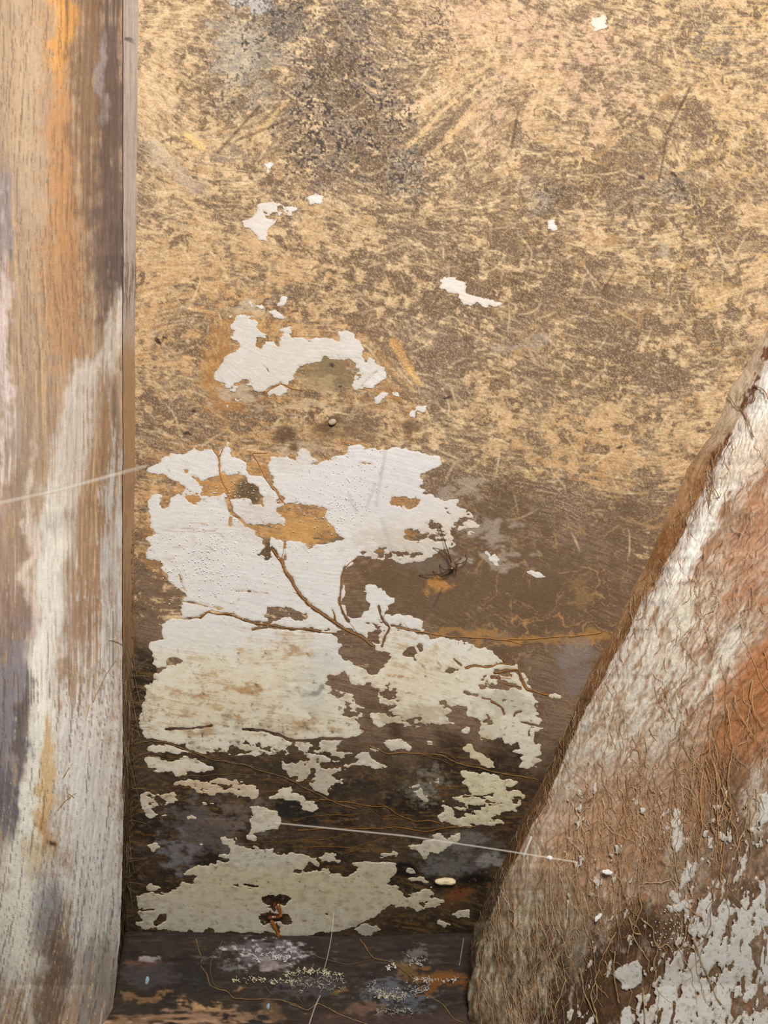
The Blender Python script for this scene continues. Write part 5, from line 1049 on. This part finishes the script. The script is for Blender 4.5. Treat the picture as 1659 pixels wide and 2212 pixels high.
# ================================================================== SMALL THINGS
# daddy-longlegs spider on the board
q = crop(850, 1120, 7.54)
sp_root = empty('spider', tuple(W(978, 1222, D - .001)))
tag(sp_root, 'thin-legged dead brown spider on the bare board beside the white wash', 'spider')
body = part(blob_mesh('body', tuple(W(978, 1222, D - .006)), (.0022, .0018, .0030), M_SPIDER, None, 3, .12, lin((120, 88, 60)), .2), sp_root)
part(blob_mesh('head', tuple(W(976.5, 1226.5, D - .0062)), (.0012, .0012, .0013), M_SPIDER, None, 4, .1, lin((200, 170, 130))), sp_root)
for lg in (((960,760),(905,590),(840,400),(755,120)), ((955,750),(890,600),(790,510),(640,475)), ((975,755),(1100,735),(1180,690),(1220,635),(1165,595)), ((975,755),(1040,690),(1105,640)), ((950,790),(880,835),(810,845),(745,750)), ((950,790),(890,850),(760,910),(600,920),(415,920)), ((950,790),(905,890),(770,950),(640,850)), ((975,780),(1025,885),(1035,750))):
    x, y = smooth_line(q(*lg), 3)
    tq = np.linspace(0, 1, len(x)); hh = .005 * (1 - tq) + .002 * np.sin(tq * math.pi) + .0010
    P = W(x, y, D - hh); part(tubes('leg', [(P, .00046 * np.linspace(1.0, .6, len(x)), lin((74, 48, 30)))], M_SPIDER, None, 6), sp_root)

# cobweb threads
def thread(label, pts, d0, d1, r, lumps=()):
    x, y = smooth_line(pts, 12); dd = np.linspace(d0, d1, len(x)) if np.isscalar(d0) else np.interp(x, d0, d1)
    o = tubes('cobweb_thread', [(W(x, y, dd), r, None)], M_SILK, None, 6); tag(o, label, 'cobweb')
    return o
thread('pale cobweb thread slung across the post to the wall', [(-60, 1100), (130, 1058), (318, 1006)], [-60, 262, 322], [.50, .594, .639], .0016)
thread('pale cobweb thread slung from a wash chip across the dark hollow to the brace', [(590, 1777), (880, 1806), (1080, 1836), (1245, 1862)], .632, .578, .0008)
thread('fine upright cobweb thread over the sill, right of centre', kt((335, 90), (320, 290), (270, 540), (240, 620)), .632, .60, .00035)
thread('fine whitish cobweb thread at the front of the sill', kt((215, 830), (165, 930), (110, 1110)), .60, .57, .0006)
thread('fine upright cobweb thread beside the foot of the brace', kt((1500, 320), (1480, 450), (1460, 560)), .63, .60, .0003)
def tuft(label, p, size, rot, seed, d):
    o = blob_mesh('lint_tuft', tuple(W(p[0], p[1], d)), size, M_CRUST, None, seed, .35, lin((232, 226, 220)), rot); tag(o, label, 'lint'); return o
tuft('small white lint tuft hanging on the thread in front of the brace', (1187, 1853), (.0027, .0016, .0016), -.1, 31, .583)
tuft('white lint tuft on the brace, right of the thread', (1312, 1884), (.0042, .0016, .0017), -.15, 32, depth_brace(1312, 1884) - .004)
tuft('lowest white lint tuft on the rootlets of the brace', (1292, 1982), (.0042, .0016, .0018), .9, 33, depth_brace(1292, 1982) - .004)
o = tubes('cobweb_wisp', [(W(*[np.array(v) for v in zip(*kr((1195, 690), (1160, 780), (1130, 870)))], .592), np.array([.0011, .0010, .0016]), None)], M_CRUST, None, 8, lin((196, 190, 176))); tag(o, 'short upright white silk wisp at the edge of the brace', 'cobweb')
o = blob_mesh('cocoon', tuple(W(962, 1904, float(DW(1904)) - .003)), (.0095, .0034, .0034), M_PAINT, None, 41, .25, lin((222, 204, 166)), -.05); tag(o, 'small cream spindle-shaped cocoon stuck in the dark corner', 'cocoon')
def chip(label, p, sz, rot, seed):
    x, y = p; o = blob_mesh('paint_chip', tuple(W(x, y, depth_sill(np.array(x), np.array(y)) - .0016)), sz, M_CHIP, None, seed, .3, lin((150, 172, 186)), rot, 10); tag(o, label, 'chip')
chip('pale blue chip lying on the left of the sill', (318, 2118), (.0018, .0012, .0036), -.15, 51)
chip('tiny pale blue chip on a brown stain of the sill', (579, 2175), (.0016, .0010, .0026), -.2, 52)
# beads of dew on wash and brace: far too many to count
dv = []
def dew(cx, cy, rx, ry, n, r, dfun, lift):
    for _ in range(n):
        x = cx + rs.normal() * rx; y = cy + rs.normal() * ry; rr = r * rs.uniform(.5, 1.2)
        c0 = W(x, y, float(dfun(np.array([x]), np.array([y]))[0]) - lift); dv.append((c0, rr))
dew(440, 1220, 60, 40, 220, .0007, depth_board, .0009); dew(500, 1180, 90, 70, 200, .0005, depth_board, .0009); dew(760, 1020, 60, 40, 160, .0005, depth_board, .0009); dew(730, 1100, 40, 25, 110, .0006, depth_board, .0009); dew(510, 1060, 30, 15, 70, .0005, depth_board, .0006); dew(640, 1250, 120, 60, 120, .0004, depth_board, .0009)
dew(1610, 700, 30, 20, 40, .0005, depth_board, .0004)
octv = np.array([(1, 0, 0), (-1, 0, 0), (0, 1, 0), (0, -1, 0), (0, 0, 1), (0, 0, -1)], float); octf = np.array([(0, 2, 4), (2, 1, 4), (1, 3, 4), (3, 0, 4), (2, 0, 5), (1, 2, 5), (3, 1, 5), (0, 3, 5)])
def beads(label):
    V = np.concatenate([c + octv * r for c, r in dv]); Fd = np.concatenate([octf + 6 * i for i in range(len(dv))])
    o = make_mesh('dew_beads', V, Fd, M_DEW); dv.clear(); return o
o = beads(None); o.parent = wall; tag(o, 'tiny glinting dew beads scattered over the limewash', kind='stuff')
dew(1460, 2010, 22, 22, 60, .0006, depth_brace, .0016)
o = part(beads(None), brace); tag(o, 'tiny glinting dew beads beside the pale flakes', kind='stuff')
tot = sum(len(p.vertices) - 2 for m in bpy.data.meshes if len(m.polygons) < 1000 for p in m.polygons) + sum((len(m.polygons) * (m.polygons[0].loop_total - 2)) for m in bpy.data.meshes if len(m.polygons) >= 1000); print('POLYS', tot, 'OBJ', len(bpy.data.objects))
